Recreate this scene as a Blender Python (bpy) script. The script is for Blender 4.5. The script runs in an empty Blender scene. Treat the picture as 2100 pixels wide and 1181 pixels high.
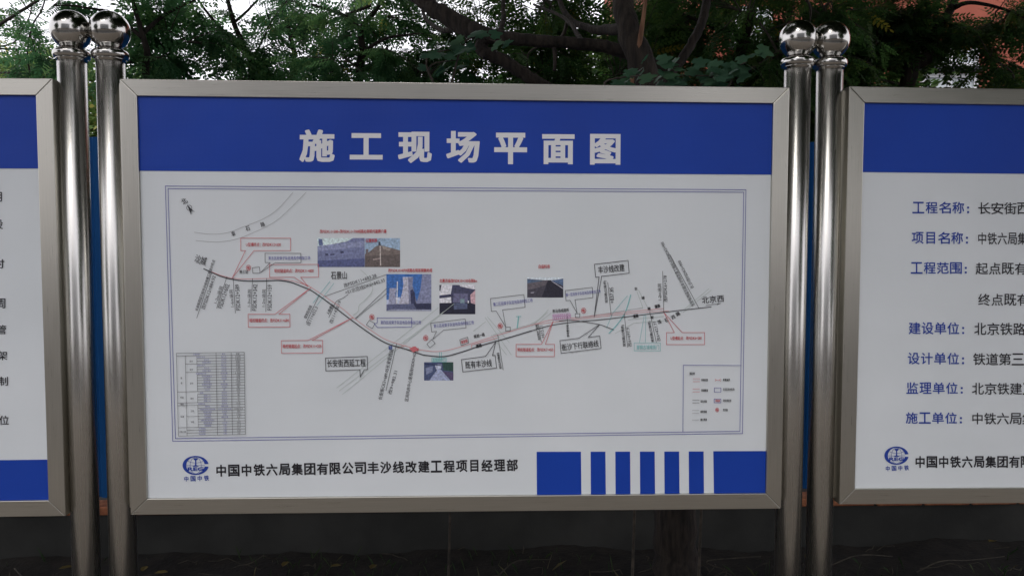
import bpy, bmesh, math, random
import numpy as np
from mathutils import Vector, Matrix
from mathutils.geometry import delaunay_2d_cdt

scene = bpy.context.scene
COL = scene.collection

# ------------------------------------------------------------------ camera
F, CAM = 1578.7, np.array([0.95458, -2.10262, 1.54941])
YAW, PITCH, ROLL = 0.04046, -0.05297, 0.00117

def cam_axes():
    cy, sy, cp, sp = math.cos(YAW), math.sin(YAW), math.cos(PITCH), math.sin(PITCH)
    f = np.array([sy * cp, cy * cp, sp]); r = np.array([cy, -sy, 0.0]); u = np.cross(r, f)
    c, s = math.cos(ROLL), math.sin(ROLL)
    return c * r + s * u, -s * r + c * u, f
RX, UX, FX = cam_axes()
cd = bpy.data.cameras.new('camera'); cam = bpy.data.objects.new('camera', cd); COL.objects.link(cam)
cd.sensor_width = 36; cd.lens = F / 2100 * 36; cd.clip_start = 0.05; cd.clip_end = 600
cam.matrix_world = Matrix(((RX[0], UX[0], -FX[0], CAM[0]), (RX[1], UX[1], -FX[1], CAM[1]), (RX[2], UX[2], -FX[2], CAM[2]), (0, 0, 0, 1)))
scene.camera = cam

def at(u, v, Y):
    """the point at depth Y behind the boards that a spot of the photograph (2100 px wide) shows"""
    d = FX + RX * (u - 1050) / F - UX * (v - 590.5) / F
    return CAM + d * ((Y - CAM[1]) / d[1])

# ------------------------------------------------------------------ world, sun, exposure
SUN_EL, SUN_AZ = 52, 205
w = bpy.data.worlds.new('World'); scene.world = w; w.use_nodes = True
nt = w.node_tree; nt.nodes.clear()
out = nt.nodes.new('ShaderNodeOutputWorld'); bg = nt.nodes.new('ShaderNodeBackground')
sky = nt.nodes.new('ShaderNodeTexSky'); sky.sky_type = 'NISHITA'; sky.sun_disc = False
sky.sun_elevation = math.radians(SUN_EL); sky.sun_rotation = math.radians(SUN_AZ); sky.dust_density = 3
mixn = nt.nodes.new('ShaderNodeMix'); mixn.data_type = 'RGBA'; mixn.inputs[0].default_value = 0.85
mixn.inputs[7].default_value = (13.0, 12.7, 13.5, 1)      # the even white cloud deck
nt.links.new(sky.outputs[0], mixn.inputs[6]); nt.links.new(mixn.outputs[2], bg.inputs[0])
bg.inputs[1].default_value = 0.10
nt.links.new(bg.outputs[0], out.inputs[0])
sl = bpy.data.lights.new('sun', 'SUN'); sl.energy = 0.7; sl.angle = math.radians(25); sl.color = (1.0, 0.97, 0.93)
so = bpy.data.objects.new('sun', sl); COL.objects.link(so)
az = math.radians(SUN_AZ); el = math.radians(SUN_EL)
sd = Vector((math.sin(az) * math.cos(el), math.cos(az) * math.cos(el), math.sin(el)))
so.rotation_euler = sd.to_track_quat('Z', 'Y').to_euler()
scene.view_settings.view_transform = 'Standard'; scene.view_settings.look = 'None'
scene.view_settings.gamma = 1.0; scene.view_settings.use_curve_mapping = False
scene.view_settings.exposure = 0.46
scene.render.engine = 'CYCLES'
scene.cycles.max_bounces = 8; scene.cycles.sample_clamp_indirect = 6

# ------------------------------------------------------------------ materials
def mat(name):
    m = bpy.data.materials.new(name); m.use_nodes = True
    n = m.node_tree; n.nodes.clear()
    o = n.nodes.new('ShaderNodeOutputMaterial'); b = n.nodes.new('ShaderNodeBsdfPrincipled')
    n.links.new(b.outputs[0], o.inputs[0])
    return m, n, b, o

def noisy(name, c1, c2, scale=8, rough=.6, metal=0, bump=0.0, bscale=None, stretch=(1, 1, 1), detail=5, spec=.5, r2=None, ramp=(.35, .65)):
    m, n, b, o = mat(name)
    tc = n.nodes.new('ShaderNodeTexCoord'); mp = n.nodes.new('ShaderNodeMapping'); mp.inputs['Scale'].default_value = stretch
    n.links.new(tc.outputs['Object'], mp.inputs[0])
    t = n.nodes.new('ShaderNodeTexNoise'); t.inputs['Scale'].default_value = scale; t.inputs['Detail'].default_value = detail
    n.links.new(mp.outputs[0], t.inputs['Vector'])
    r = n.nodes.new('ShaderNodeValToRGB'); r.color_ramp.elements[0].position = ramp[0]; r.color_ramp.elements[1].position = ramp[1]
    r.color_ramp.elements[0].color = (*c1, 1); r.color_ramp.elements[1].color = (*c2, 1)
    n.links.new(t.outputs[0], r.inputs[0]); n.links.new(r.outputs[0], b.inputs['Base Color'])
    b.inputs['Roughness'].default_value = rough; b.inputs['Metallic'].default_value = metal
    b.inputs['Specular IOR Level'].default_value = spec
    if r2 is not None:
        mr = n.nodes.new('ShaderNodeMapRange'); mr.inputs[1].default_value = .3; mr.inputs[2].default_value = .7
        mr.inputs[3].default_value = rough; mr.inputs[4].default_value = r2
        n.links.new(t.outputs[0], mr.inputs[0]); n.links.new(mr.outputs[0], b.inputs['Roughness'])
    if bump:
        t2 = n.nodes.new('ShaderNodeTexNoise'); t2.inputs['Scale'].default_value = bscale or scale * 4; t2.inputs['Detail'].default_value = 4
        n.links.new(mp.outputs[0], t2.inputs['Vector'])
        bp = n.nodes.new('ShaderNodeBump'); bp.inputs['Strength'].default_value = bump; bp.inputs['Distance'].default_value = .01
        n.links.new(t2.outputs[0], bp.inputs['Height']); n.links.new(bp.outputs[0], b.inputs['Normal'])
    return m

def flat(name, c, rough=.55):
    m, n, b, o = mat(name); b.inputs['Base Color'].default_value = (*c, 1); b.inputs['Roughness'].default_value = rough
    b.inputs['Specular IOR Level'].default_value = .35
    return m

def sheet_mat(name, c1, c2, rough=.5):
    """printed banner cloth: fine woven relief, faint tone drift"""
    m, n, b, o = mat(name)
    tc = n.nodes.new('ShaderNodeTexCoord')
    t = n.nodes.new('ShaderNodeTexNoise'); t.inputs['Scale'].default_value = 2.2; t.inputs['Detail'].default_value = 6
    n.links.new(tc.outputs['Object'], t.inputs['Vector'])
    r = n.nodes.new('ShaderNodeValToRGB'); r.color_ramp.elements[0].position = .3; r.color_ramp.elements[1].position = .7
    r.color_ramp.elements[0].color = (*c1, 1); r.color_ramp.elements[1].color = (*c2, 1)
    n.links.new(t.outputs[0], r.inputs[0])
    sep = n.nodes.new('ShaderNodeSeparateXYZ'); n.links.new(tc.outputs['Object'], sep.inputs[0])
    hs = []
    for ax, fr in ((0, 1900), (2, 1900)):
        mu = n.nodes.new('ShaderNodeMath'); mu.operation = 'MULTIPLY'; mu.inputs[1].default_value = fr
        n.links.new(sep.outputs[ax], mu.inputs[0])
        si = n.nodes.new('ShaderNodeMath'); si.operation = 'SINE'; n.links.new(mu.outputs[0], si.inputs[0]); hs.append(si)
    ad = n.nodes.new('ShaderNodeMath'); ad.operation = 'ADD'; n.links.new(hs[0].outputs[0], ad.inputs[0]); n.links.new(hs[1].outputs[0], ad.inputs[1])
    wv = n.nodes.new('ShaderNodeTexNoise'); wv.inputs['Scale'].default_value = 3.5; wv.inputs['Detail'].default_value = 2
    n.links.new(tc.outputs['Object'], wv.inputs['Vector'])
    b1 = n.nodes.new('ShaderNodeBump'); b1.inputs['Strength'].default_value = .45; b1.inputs['Distance'].default_value = .02
    n.links.new(wv.outputs[0], b1.inputs['Height'])
    b2 = n.nodes.new('ShaderNodeBump'); b2.inputs['Strength'].default_value = .12; b2.inputs['Distance'].default_value = .0004
    n.links.new(ad.outputs[0], b2.inputs['Height']); n.links.new(b1.outputs[0], b2.inputs['Normal'])
    n.links.new(b2.outputs[0], b.inputs['Normal'])
    n.links.new(r.outputs[0], b.inputs['Base Color']); b.inputs['Roughness'].default_value = rough
    b.inputs['Specular IOR Level'].default_value = .3
    return m

def leaf_mat(name, stops, trans=.32, rough=.5, val=1.0):
    m = bpy.data.materials.new(name); m.use_nodes = True; n = m.node_tree; n.nodes.clear()
    o = n.nodes.new('ShaderNodeOutputMaterial')
    a = n.nodes.new('ShaderNodeAttribute'); a.attribute_name = 'tint'
    r = n.nodes.new('ShaderNodeValToRGB'); cr = r.color_ramp
    while len(cr.elements) < len(stops): cr.elements.new(.5)
    for e, (p, c) in zip(cr.elements, stops): e.position = p; e.color = (*[x * val for x in c], 1)
    n.links.new(a.outputs['Fac'], r.inputs[0])
    p = n.nodes.new('ShaderNodeBsdfPrincipled'); p.inputs['Roughness'].default_value = rough; p.inputs['Specular IOR Level'].default_value = .18
    n.links.new(r.outputs[0], p.inputs['Base Color'])
    t = n.nodes.new('ShaderNodeBsdfTranslucent')
    hs = n.nodes.new('ShaderNodeHueSaturation'); hs.inputs['Value'].default_value = 1.6; hs.inputs['Saturation'].default_value = 1.1
    n.links.new(r.outputs[0], hs.inputs['Color']); n.links.new(hs.outputs[0], t.inputs[0])
    mx = n.nodes.new('ShaderNodeMixShader'); mx.inputs[0].default_value = trans
    n.links.new(p.outputs[0], mx.inputs[1]); n.links.new(t.outputs[0], mx.inputs[2]); n.links.new(mx.outputs[0], o.inputs[0])
    return m

M = {}
M['steel_h'] = noisy('brushed_steel_across', (.455, .442, .395), (.50, .485, .435), 7, .27, 1, .012, 60, (1, 60, 60), 6, r2=.33)
M['steel_v'] = noisy('brushed_steel_upright', (.455, .442, .395), (.50, .485, .435), 7, .27, 1, .012, 60, (60, 60, 1), 6, r2=.33)
M['pole'] = noisy('polished_steel_tube', (.525, .515, .485), (.555, .548, .52), 5, .25, 1, 0, 40, (22, 22, .5), 3, r2=.29)
M['ball'] = noisy('mirror_steel', (.42, .41, .385), (.50, .49, .465), 22, .12, 1, 0, None, (1, 1, 1), 5, r2=.19)
M['white'] = sheet_mat('white_banner_cloth', (.675, .72, .745), (.735, .775, .80), .42)
M['blue'] = sheet_mat('blue_printed_cloth', (.005, .042, .33), (.007, .054, .40), .42)
M['ink_white'] = flat('white_print', (.74, .75, .77))
M['ink_black'] = flat('black_print', (.016, .015, .020))
M['ink_dark'] = flat('dark_grey_print', (.05, .05, .06))
M['ink_blue'] = flat('blue_print', (.014, .05, .33))
M['ink_violet'] = flat('violet_blue_print', (.10, .10, .38))
M['ink_red'] = flat('red_print', (.52, .02, .03))
M['ink_pink'] = flat('pink_print', (.72, .28, .29))
M['ink_rose'] = flat('rose_line_print', (.62, .17, .19))
M['ink_grey'] = flat('grey_line_print', (.36, .37, .38))
M['ink_pale'] = flat('pale_green_line_print', (.50, .57, .54))
M['ink_teal'] = flat('teal_print', (.22, .55, .55))
M['ink_magenta'] = flat('magenta_print', (.60, .30, .55))
M['fence'] = noisy('blue_painted_sheet_steel', (.006, .080, .26), (.010, .10, .31), 5, .6, 0, .03, 30, (1, 1, .3), 5, spec=.15)
M['rust'] = noisy('rusty_paint', (.16, .05, .02), (.30, .10, .04), 30, .8, 0, .1)
M['brick'] = noisy('orange_brick', (.34, .11, .05), (.52, .21, .10), 25, .9, 0, .3)
M['mortar'] = noisy('mortar', (.10, .095, .085), (.2, .19, .17), 40, .95, 0, .3)
M['render'] = noisy('stained_render', (.032, .033, .03), (.055, .055, .05), 3, .92, 0, .15, 30)
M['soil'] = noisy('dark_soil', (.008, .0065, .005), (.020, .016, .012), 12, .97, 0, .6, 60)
M['bark'] = noisy('rough_bark', (.010, .0075, .006), (.038, .029, .022), 14, .95, 0, .9, 30, (3, 3, .5))
M['bark_pale'] = noisy('split_wood', (.13, .06, .035), (.26, .14, .08), 14, .9, 0, .3, 30, (3, 3, .5))
M['twig'] = noisy('twig_bark', (.03, .026, .02), (.08, .065, .05), 30, .9)
M['dry'] = noisy('dry_stem', (.03, .026, .02), (.075, .064, .046), 30, .9)
M['paving'] = noisy('worn_paving', (.15, .13, .11), (.23, .20, .165), 6, .9, 0, .15, 60)
M['asphalt'] = noisy('asphalt', (.04, .04, .04), (.07, .07, .068), 10, .9, 0, .2, 120)
M['redwall'] = noisy('red_painted_wall', (.27, .066, .040), (.36, .098, .060), 1.6, .85, 0, .08, 40)
M['greywall'] = noisy('grey_rendered_wall', (.30, .31, .32), (.42, .43, .44), 2, .85)
M['trim'] = flat('white_window_frame', (.75, .77, .78), .4)
M['glass'] = flat('sky_pale_glass', (.62, .68, .70), .08)  # pale base colour stands in for the sky mirrored in the panes
M['darkglass'] = flat('dark_glass', (.03, .04, .05), .06)
M['darkmetal'] = flat('dark_sill', (.02, .02, .03), .5)
GREEN = [(0, (.020, .048, .022)), (.45, (.036, .074, .032)), (.8, (.058, .102, .040)), (.95, (.080, .112, .038)), (1, (.12, .115, .035))]
M['leaf'] = leaf_mat('flare_pagoda_leaf', GREEN, .58, .6, 2.6)  # greens lifted to put the lens flare over the left trees into the colour
M['leaf_dark'] = leaf_mat('deep_green_leaf', [(a_, (c_[0] * 1.15, c_[1] * 1.1, c_[2] * .8)) for a_, c_ in GREEN], .5, .55, 1.25)
M['leaf_blue'] = leaf_mat('bluish_green_leaf', [(0, (.030, .078, .045)), (.7, (.055, .120, .068)), (1, (.07, .13, .05))], .35)
M['leaf_far'] = leaf_mat('yellow_green_leaf', [(0, (.10, .17, .05)), (.5, (.17, .24, .08)), (1, (.34, .30, .10))], .4)
M['leaf_fall'] = leaf_mat('fallen_yellow_leaf', [(0, (.10, .075, .025)), (1, (.19, .14, .04))], .1)
M['grass'] = leaf_mat('shaded_grass', [(0, (.025, .05, .018)), (.7, (.05, .075, .03)), (1, (.13, .11, .06))], .2)

# ------------------------------------------------------------------ object helpers
def props(o, label=None, cat=None, group=None, kind=None):
    if label: o['label'] = label
    if cat: o['category'] = cat
    if group: o['group'] = group
    if kind: o['kind'] = kind
    return o

def empty(name, loc, label, cat, group=None):
    o = bpy.data.objects.new(name, None); COL.objects.link(o); o.location = loc; o.empty_display_size = .1
    return props(o, label, cat, group)

def wloc(o):
    v = Vector((0, 0, 0))
    while o is not None: v = v + o.location; o = o.parent
    return v

def link(name, me, m, parent=None, org=None):
    o = bpy.data.objects.new(name, me); COL.objects.link(o)
    if m is not None and not me.materials: me.materials.append(M[m])
    if parent is not None: o.parent = parent
    return o

def mk(name, verts, faces, m, parent=None, origin=None, smooth=False, bevel=0):
    """world coordinates in; the mesh is stored about its parent's place, or about 'origin' at top level"""
    verts = np.asarray(verts, dtype=float)
    o0 = np.array(wloc(parent)) if parent is not None else np.array(origin if origin is not None else (0, 0, 0), dtype=float)
    me = bpy.data.meshes.new(name)
    if bevel:
        bm = bmesh.new(); vs = [bm.verts.new(v - o0) for v in verts]
        for f in faces: bm.faces.new([vs[i] for i in f])
        bmesh.ops.recalc_face_normals(bm, faces=bm.faces)
        bmesh.ops.bevel(bm, geom=list(bm.edges), offset=bevel, segments=2, affect='EDGES', profile=.5)
        bm.to_mesh(me); bm.free()
    else:
        me.from_pydata([tuple(v - o0) for v in verts], [], [tuple(f) for f in faces]); me.update()
    if smooth: me.polygons.foreach_set('use_smooth', [True] * len(me.polygons))
    o = link(name, me, m, parent)
    if parent is None: o.location = o0
    return o

BOXF = [(0, 3, 2, 1), (4, 5, 6, 7), (0, 1, 5, 4), (1, 2, 6, 5), (2, 3, 7, 6), (3, 0, 4, 7)]
def boxv(x0, x1, y0, y1, z0, z1):
    return [(x0, y0, z0), (x1, y0, z0), (x1, y1, z0), (x0, y1, z0), (x0, y0, z1), (x1, y0, z1), (x1, y1, z1), (x0, y1, z1)]
def box(name, x0, x1, y0, y1, z0, z1, m, parent=None, bevel=0, origin=None):
    return mk(name, boxv(x0, x1, y0, y1, z0, z1), BOXF, m, parent, origin, bevel=bevel)

def lathe(name, prof, cx, cy, m, parent, seg=40):
    v, f = [], []
    for (r, z) in prof:
        for k in range(seg):
            a = 2 * math.pi * k / seg; v.append((cx + r * math.cos(a), cy + r * math.sin(a), z))
    for i in range(len(prof) - 1):
        for k in range(seg):
            k2 = (k + 1) % seg; f.append((i * seg + k, i * seg + k2, (i + 1) * seg + k2, (i + 1) * seg + k))
    f.append(tuple(range(seg))[::-1]); f.append(tuple(range((len(prof) - 1) * seg, len(prof) * seg)))
    return mk(name, v, f, m, parent, smooth=True)

def grow(pts, rad, n=6):
    """smooth a limb's joints with a Catmull-Rom curve"""
    P = [np.array(p, float) for p in pts]; P = [2 * P[0] - P[1]] + P + [2 * P[-1] - P[-2]]
    R = list(rad); op, orr = [], []
    for i in range(1, len(P) - 2):
        for k in range(n):
            t = k / n
            op.append(.5 * (2 * P[i] + (P[i + 1] - P[i - 1]) * t + (2 * P[i - 1] - 5 * P[i] + 4 * P[i + 1] - P[i + 2]) * t * t + (3 * P[i] - P[i - 1] - 3 * P[i + 1] + P[i + 2]) * t ** 3))
            orr.append(R[i - 1] * (1 - t) + R[i] * t)
    op.append(P[-2]); orr.append(R[-1])
    return np.array(op), np.array(orr)

def tube(P, R, sides=8, rough=0.0, rng=None):
    P = np.asarray(P, float); n = len(P)
    T = np.gradient(P, axis=0); T /= np.linalg.norm(T, axis=1)[:, None] + 1e-9
    ref = np.array([0.31, .87, .12]) if abs(T[0] @ np.array([.31, .87, .12])) < .85 else np.array([1.0, 0, 0])
    v, f = [], []
    for i in range(n):
        a = np.cross(T[i], ref); a /= np.linalg.norm(a) + 1e-9; b = np.cross(T[i], a)
        for k in range(sides):
            an = 2 * math.pi * k / sides; r = R[i]
            if rough: r *= 1 + rough * (math.sin(k * 2.4 + i * .35) * .5 + (rng.random() - .5))
            v.append(P[i] + r * (a * math.cos(an) + b * math.sin(an)))
    for i in range(n - 1):
        for k in range(sides):
            k2 = (k + 1) % sides; f.append((i * sides + k, i * sides + k2, (i + 1) * sides + k2, (i + 1) * sides + k))
    f.append(tuple(range(sides))[::-1]); f.append(tuple(range((n - 1) * sides, n * sides)))
    return v, f

class Heap:
    def __init__(s): s.v, s.f = [], []
    def add(s, v, f):
        b = len(s.v); s.v.extend([tuple(x) for x in v]); s.f.extend([tuple(i + b for i in q) for q in f])
    def make(s, name, m, parent=None, smooth=False, origin=None): return mk(name, s.v, s.f, m, parent, origin, smooth)

# ------------------------------------------------------------------ flat print
_fc = bpy.data.curves.new('lettering_source', 'FONT'); _fo = bpy.data.objects.new('lettering_source', _fc); COL.objects.link(_fo)
_fc.resolution_u = 2; _fc.align_x = 'LEFT'
_cache = {}
def glyphs(s, bold):
    key = (s, bold)
    if key not in _cache:
        _fc.body = s
        dg = bpy.context.evaluated_depsgraph_get(); dg.update()
        ev = _fo.evaluated_get(dg); me = ev.to_mesh()
        v = np.array([x.co[:2] for x in me.vertices]); f = [tuple(p.vertices) for p in me.polygons]
        ev.to_mesh_clear()
        lo, hi = v.min(0), v.max(0)
        # heavier weights: the outline is stroked on both sides
        cnt = {}
        for q in f:
            for a, b in zip(q, q[1:] + q[:1]): k = (min(a, b), max(a, b)); cnt[k] = cnt.get(k, 0) + 1
        rimv, rimf = [], []; nv = 0
        if bold > 0:
            lo = lo - bold; hi = hi + bold; seen = set(); c8 = [(math.cos(t), math.sin(t)) for t in np.arange(8) * math.pi / 4 + math.pi / 8]
            inc = {}
            for (a, b), c in cnt.items():
                if c == 1:
                    d = v[b] - v[a]; d = d / (math.hypot(*d) + 1e-9)
                    for e in (a, b): inc.setdefault(e, []).append(d)
            c4 = [(1, 1), (-1, 1), (-1, -1), (1, -1)]
            square = {e for e, ds in inc.items() if len(ds) == 2 and all(min(abs(q[0]), abs(q[1])) < .14 for q in ds) and abs(ds[0] @ ds[1]) < .5}
            for (a, b), c in cnt.items():
                if c != 1: continue
                d = v[b] - v[a]; L = math.hypot(*d)
                if L < 1e-5: continue
                n = np.array([-d[1], d[0]]) / L * bold
                rimv += [v[a] - n, v[b] - n, v[b] + n, v[a] + n]; rimf.append((nv, nv + 1, nv + 2, nv + 3)); nv += 4
                for e in (a, b):
                    if e in seen: continue
                    seen.add(e); cq = c4 if e in square else c8; k_ = 1.0 if e in square else 1.04
                    rimv += [v[e] + bold * k_ * np.array(q) for q in cq]; rimf.append(tuple(range(nv, nv + len(cq)))); nv += len(cq)
        sc = np.maximum(hi - lo, 1e-6)
        if rimv:      # the union of glyph and stroked outline, as one flat triangulation
            av = np.concatenate([v, np.array(rimv)]); af = f + [tuple(len(v) + i for i in q) for q in rimf]
            v0, f0 = v, f; ok_ = []; rim_len = sum(math.hypot(*(v[b] - v[a])) for (a, b), c in cnt.items() if c == 1)
            g3 = v[np.array([q[:3] for q in f])]; lim = float(np.abs(np.cross(g3[:, 1] - g3[:, 0], g3[:, 2] - g3[:, 0])).sum() / 2) + rim_len * bold * 1.03 + 40 * bold * bold
            for q in af:
                pp = av[list(q)]; ar = .5 * float(np.sum(pp[:, 0] * np.roll(pp[:, 1], -1) - pp[:, 1] * np.roll(pp[:, 0], -1)))
                if abs(ar) > 1e-8: ok_.append(q if ar > 0 else q[::-1])
            jr = np.random.default_rng(1); raw = (av, ok_); av0 = av
            for k_ in range(30):
                ep = (1e-6, 1e-5, 3e-6, 1e-7)[k_ % 4]; av = av0 + jr.normal(0, 1e-5 * (1 + k_), av0.shape)
                co, _, tri, _, _, src = delaunay_2d_cdt([Vector(q) for q in av], [], ok_, 0, ep)
                v = np.array([tuple(q) for q in co]); f = [tuple(t) for t, o_ in zip(tri, src) if o_]
                T3 = v[np.array(f)]; a1 = T3[:, 1] - T3[:, 0]; a2 = T3[:, 2] - T3[:, 0]; ua = float(np.abs(a1[:, 0] * a2[:, 1] - a1[:, 1] * a2[:, 0]).sum() / 2)
                if ua < lim: break
            else: v, f = raw[0][:len(v0)], f0
        _cache[key] = ((v - lo) / sc, f, None, None)
    return _cache[key]

class Print:
    """flat print on a board; everything is given where the photograph shows it and laid on the cloth by 'fn'"""
    def __init__(s, fn): s.fn = fn; s.h = {}
    def P(s, u, v): return np.array(s.fn(u, v))
    def heap(s, part, m): return s.h.setdefault((part, m), Heap())
    def poly(s, pts, m, part='map_line'): s.heap(part, m).add([s.P(*p) for p in pts], [tuple(range(len(pts)))])
    def line(s, pts, m, wd=1.0, part='map_line', closed=False):
        pts = [np.array(p, float) for p in pts]
        if closed: pts = pts + [pts[0]]
        h = s.heap(part, m)
        for a, b in zip(pts, pts[1:]):
            d = b - a; L = np.hypot(*d)
            if L < 1e-6: continue
            d /= L; nn = np.array([-d[1], d[0]]) * wd / 2; e = d * wd * .4
            s.n = (getattr(s, 'n', 0) + 1) % 61; dy = np.array([0, -s.n * .000004, 0])
            h.add([dy + s.P(*(a - nn - e)), dy + s.P(*(b - nn + e)), dy + s.P(*(b + nn + e)), dy + s.P(*(a + nn - e))], [(0, 1, 2, 3)])
    def curve(s, pts, m, wd=1.0, part='map_line'):
        p3, _ = grow([(x, y, 0) for x, y in pts], [1] * len(pts), 5); s.line(p3[:, :2], m, wd, part)
    def ring(s, c, r, m, wd=1.0, part='map_line', ry=None):
        s.line([(c[0] + r * math.cos(a), c[1] + (ry or r) * math.sin(a)) for a in np.linspace(0, 2 * math.pi, 25)], m, wd, part)
    def text(s, t, p0, p1, h, m, bold=0.0, part='map_lettering'):
        v, f, rv, rf = glyphs(t, bold)
        p0 = np.array(p0, float); p1 = np.array(p1, float); d = p1 - p0; up = np.array([d[1], -d[0]]) / np.hypot(*d) * h
        A, B, C = s.P(*p0), s.P(*p1), s.P(*(p0 + up))
        h = s.heap(part, m); g0 = A + v[:, :1] * (B - A) + v[:, 1:] * (C - A); g0[:, 1] -= .00022 if rf else 0; h.add(g0, f)
    def row(s, chars, p0, p1, wch, h, m, bold=0.0, part='character'):
        """one character per cell, each stretched to the same body"""
        n = len(chars); p0 = np.array(p0, float); p1 = np.array(p1, float); d = (p1 - p0); L = np.hypot(*d); d /= L
        sep = part != 'logo'
        pitch = (L - wch) / max(n - 1, 1)
        for i, c in enumerate(chars):
            k = {'中': .86, '日': .7, '目': .72, '点': .95}.get(c, 1)
            a = p0 + d * (i * pitch + wch * (1 - k) / 2); s.text(c, a, a + d * wch * k, h, m, bold, part + ('#%d_%d' % (i, int(p0[1])) if sep else ''))
    def make(s, parent, order):
        res = []
        for (part, m), h in s.h.items():
            me = h.make(part, m, parent); res.append(me)
        return res

BACK = .0085       # how far the cloth lies behind the frame's face
W, H, B, Z0 = 1.8, 1.17226, .04409, .82
def homography(src, dst):
    A = []
    for (x, y), (X, Y) in zip(src, dst):
        A.append([x, y, 1, 0, 0, 0, -X * x, -X * y, -X]); A.append([0, 0, 0, x, y, 1, -Y * x, -Y * y, -Y])
    _, _, Vt = np.linalg.svd(np.array(A)); return Vt[-1].reshape(3, 3)

def board(name, label, ox, oy, zo, tilt, width, posts, group='display boards in a row'):
    """a steel framed display board between two steel posts; returns its root and a cloth-to-world function"""
    root = empty(name, (ox + width / 2, oy + .05, 0), label, 'notice board', group)
    def L(x, y, z): return (ox + x, oy + y, Z0 + zo + z + x * tilt)
    D = .037
    def rail(a0, a1, b1, b0, m):     # outer edge a0-a1, inner edge b0-b1, mitred
        vs = [L(p[0], 0, p[1]) for p in (a0, a1, b1, b0)] + [L(p[0], D, p[1]) for p in (a0, a1, b1, b0)]
        mk('frame_rail', vs, [(0, 1, 2, 3), (7, 6, 5, 4), (0, 4, 5, 1), (1, 5, 6, 2), (2, 6, 7, 3), (3, 7, 4, 0)], m, root, bevel=.0016)
    e = .0002
    rail((e, H), (width - e, H), (width - B - e, H - B), (B + e, H - B), 'steel_h')
    rail((e, 0), (width - e, 0), (width - B - e, B), (B + e, B), 'steel_h')
    rail((0, e), (0, H - e), (B, H - B - e), (B, B + e), 'steel_v')
    rail((width, e), (width, H - e), (width - B, H - B - e), (width - B, B + e), 'steel_v')
    # the cloth on its backing
    i = B - .004
    vs = [L(x, y, z) for y in (BACK, BACK + .012) for x, z in ((i, i), (width - i, i), (width - i, H - i), (i, H - i))]
    mk('back_panel', vs, [(0, 1, 2, 3), (7, 6, 5, 4), (0, 4, 5, 1), (1, 5, 6, 2), (2, 6, 7, 3), (3, 7, 4, 0)], 'white', root)
    for px in posts:
        X = px; Y = oy + .05; rp = .0362
        p = lathe('post', [(rp, 0.0), (rp, 2.050), (rp * .9, 2.052)], X, Y, 'pole', root, 48)
        lathe('base_flange', [(.075, 0.0), (.075, .008), (.07, .010), (.04, .0105)], X, Y, 'pole', root, 32)
        prof = [(.0372, 2.046), (.0372, 2.052), (.040, 2.053)]
        for k in range(13):
            a = -math.pi / 2 + math.pi * k / 12; prof.append((.0385 + .0085 * math.cos(a), 2.0650 + .0120 * math.sin(a)))
        prof += [(.036, 2.0780), (.0345, 2.0800), (.032, 2.0805), (.031, 2.0825), (.027, 2.083), (.026, 2.087), (.022, 2.092)]
        lathe('collar', prof, X, Y, 'ball', root, 48)
        bp = [(.0524 * math.sin(t), 2.1295 - .0524 * math.cos(t)) for t in np.linspace(.46, math.pi - .001, 34)]
        lathe('finial_ball', bp, X, Y, 'ball', root, 56)
        # plate that ties the frame's side to the post
        xa, xb = (X + .015, ox) if X < ox + width / 2 else (ox + width, X - .015)
        box('side_plate', xa, xb, oy + .030, oy + .036, Z0 + zo + .01, Z0 + zo + H - .006, 'steel_v', root, bevel=.001)
        for zz in ():
            lathe('weld_bead', [(.003, zz - .018), (.0055, zz - .008), (.006, zz), (.0055, zz + .008), (.003, zz + .018)], xb if X < ox + width / 2 else xa, oy + .028, 'steel_h', root, 10)
    return root, L

# ================================================================== SETTING
def structure(o): o['kind'] = 'structure'; return o
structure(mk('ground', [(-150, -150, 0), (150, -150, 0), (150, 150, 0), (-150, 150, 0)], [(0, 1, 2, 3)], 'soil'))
structure(box('pavement', -40, 40, -4.2, -.25, -.05, .012, 'paving'))
structure(box('road', -40, 40, -11.5, -4.36, -.05, .006, 'asphalt'))
structure(box('kerb', -40, 40, -4.36, -4.2, -.05, .03, 'greywall', bevel=.01))
structure(box('far_pavement', -40, 40, -15, -11.6, -.05, .1, 'paving'))
rng = random.Random(3); nrng = np.random.default_rng(5)
# uneven soil strip between the boards and the fence
nx, ny = 150, 34; xs = np.linspace(-3.2, 5.2, nx); ys = np.linspace(.2, 1.69, ny)
sv = []
for yy in ys:
    for xx in xs:
        sv.append((xx, yy, .012 + .012 * math.sin(xx * 3.1 + yy * 2) + .010 * math.sin(xx * 9.7 - yy * 7) + rng.random() * .012 + max(0, (yy - 1.4)) * .06 * (1 + .5 * math.sin(xx * 2.3))))
sf = [(j * nx + i, j * nx + i + 1, (j + 1) * nx + i + 1, (j + 1) * nx + i) for j in range(ny - 1) for i in range(nx - 1)]
structure(mk('soil_bed', sv, sf, 'soil', smooth=True))

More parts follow.
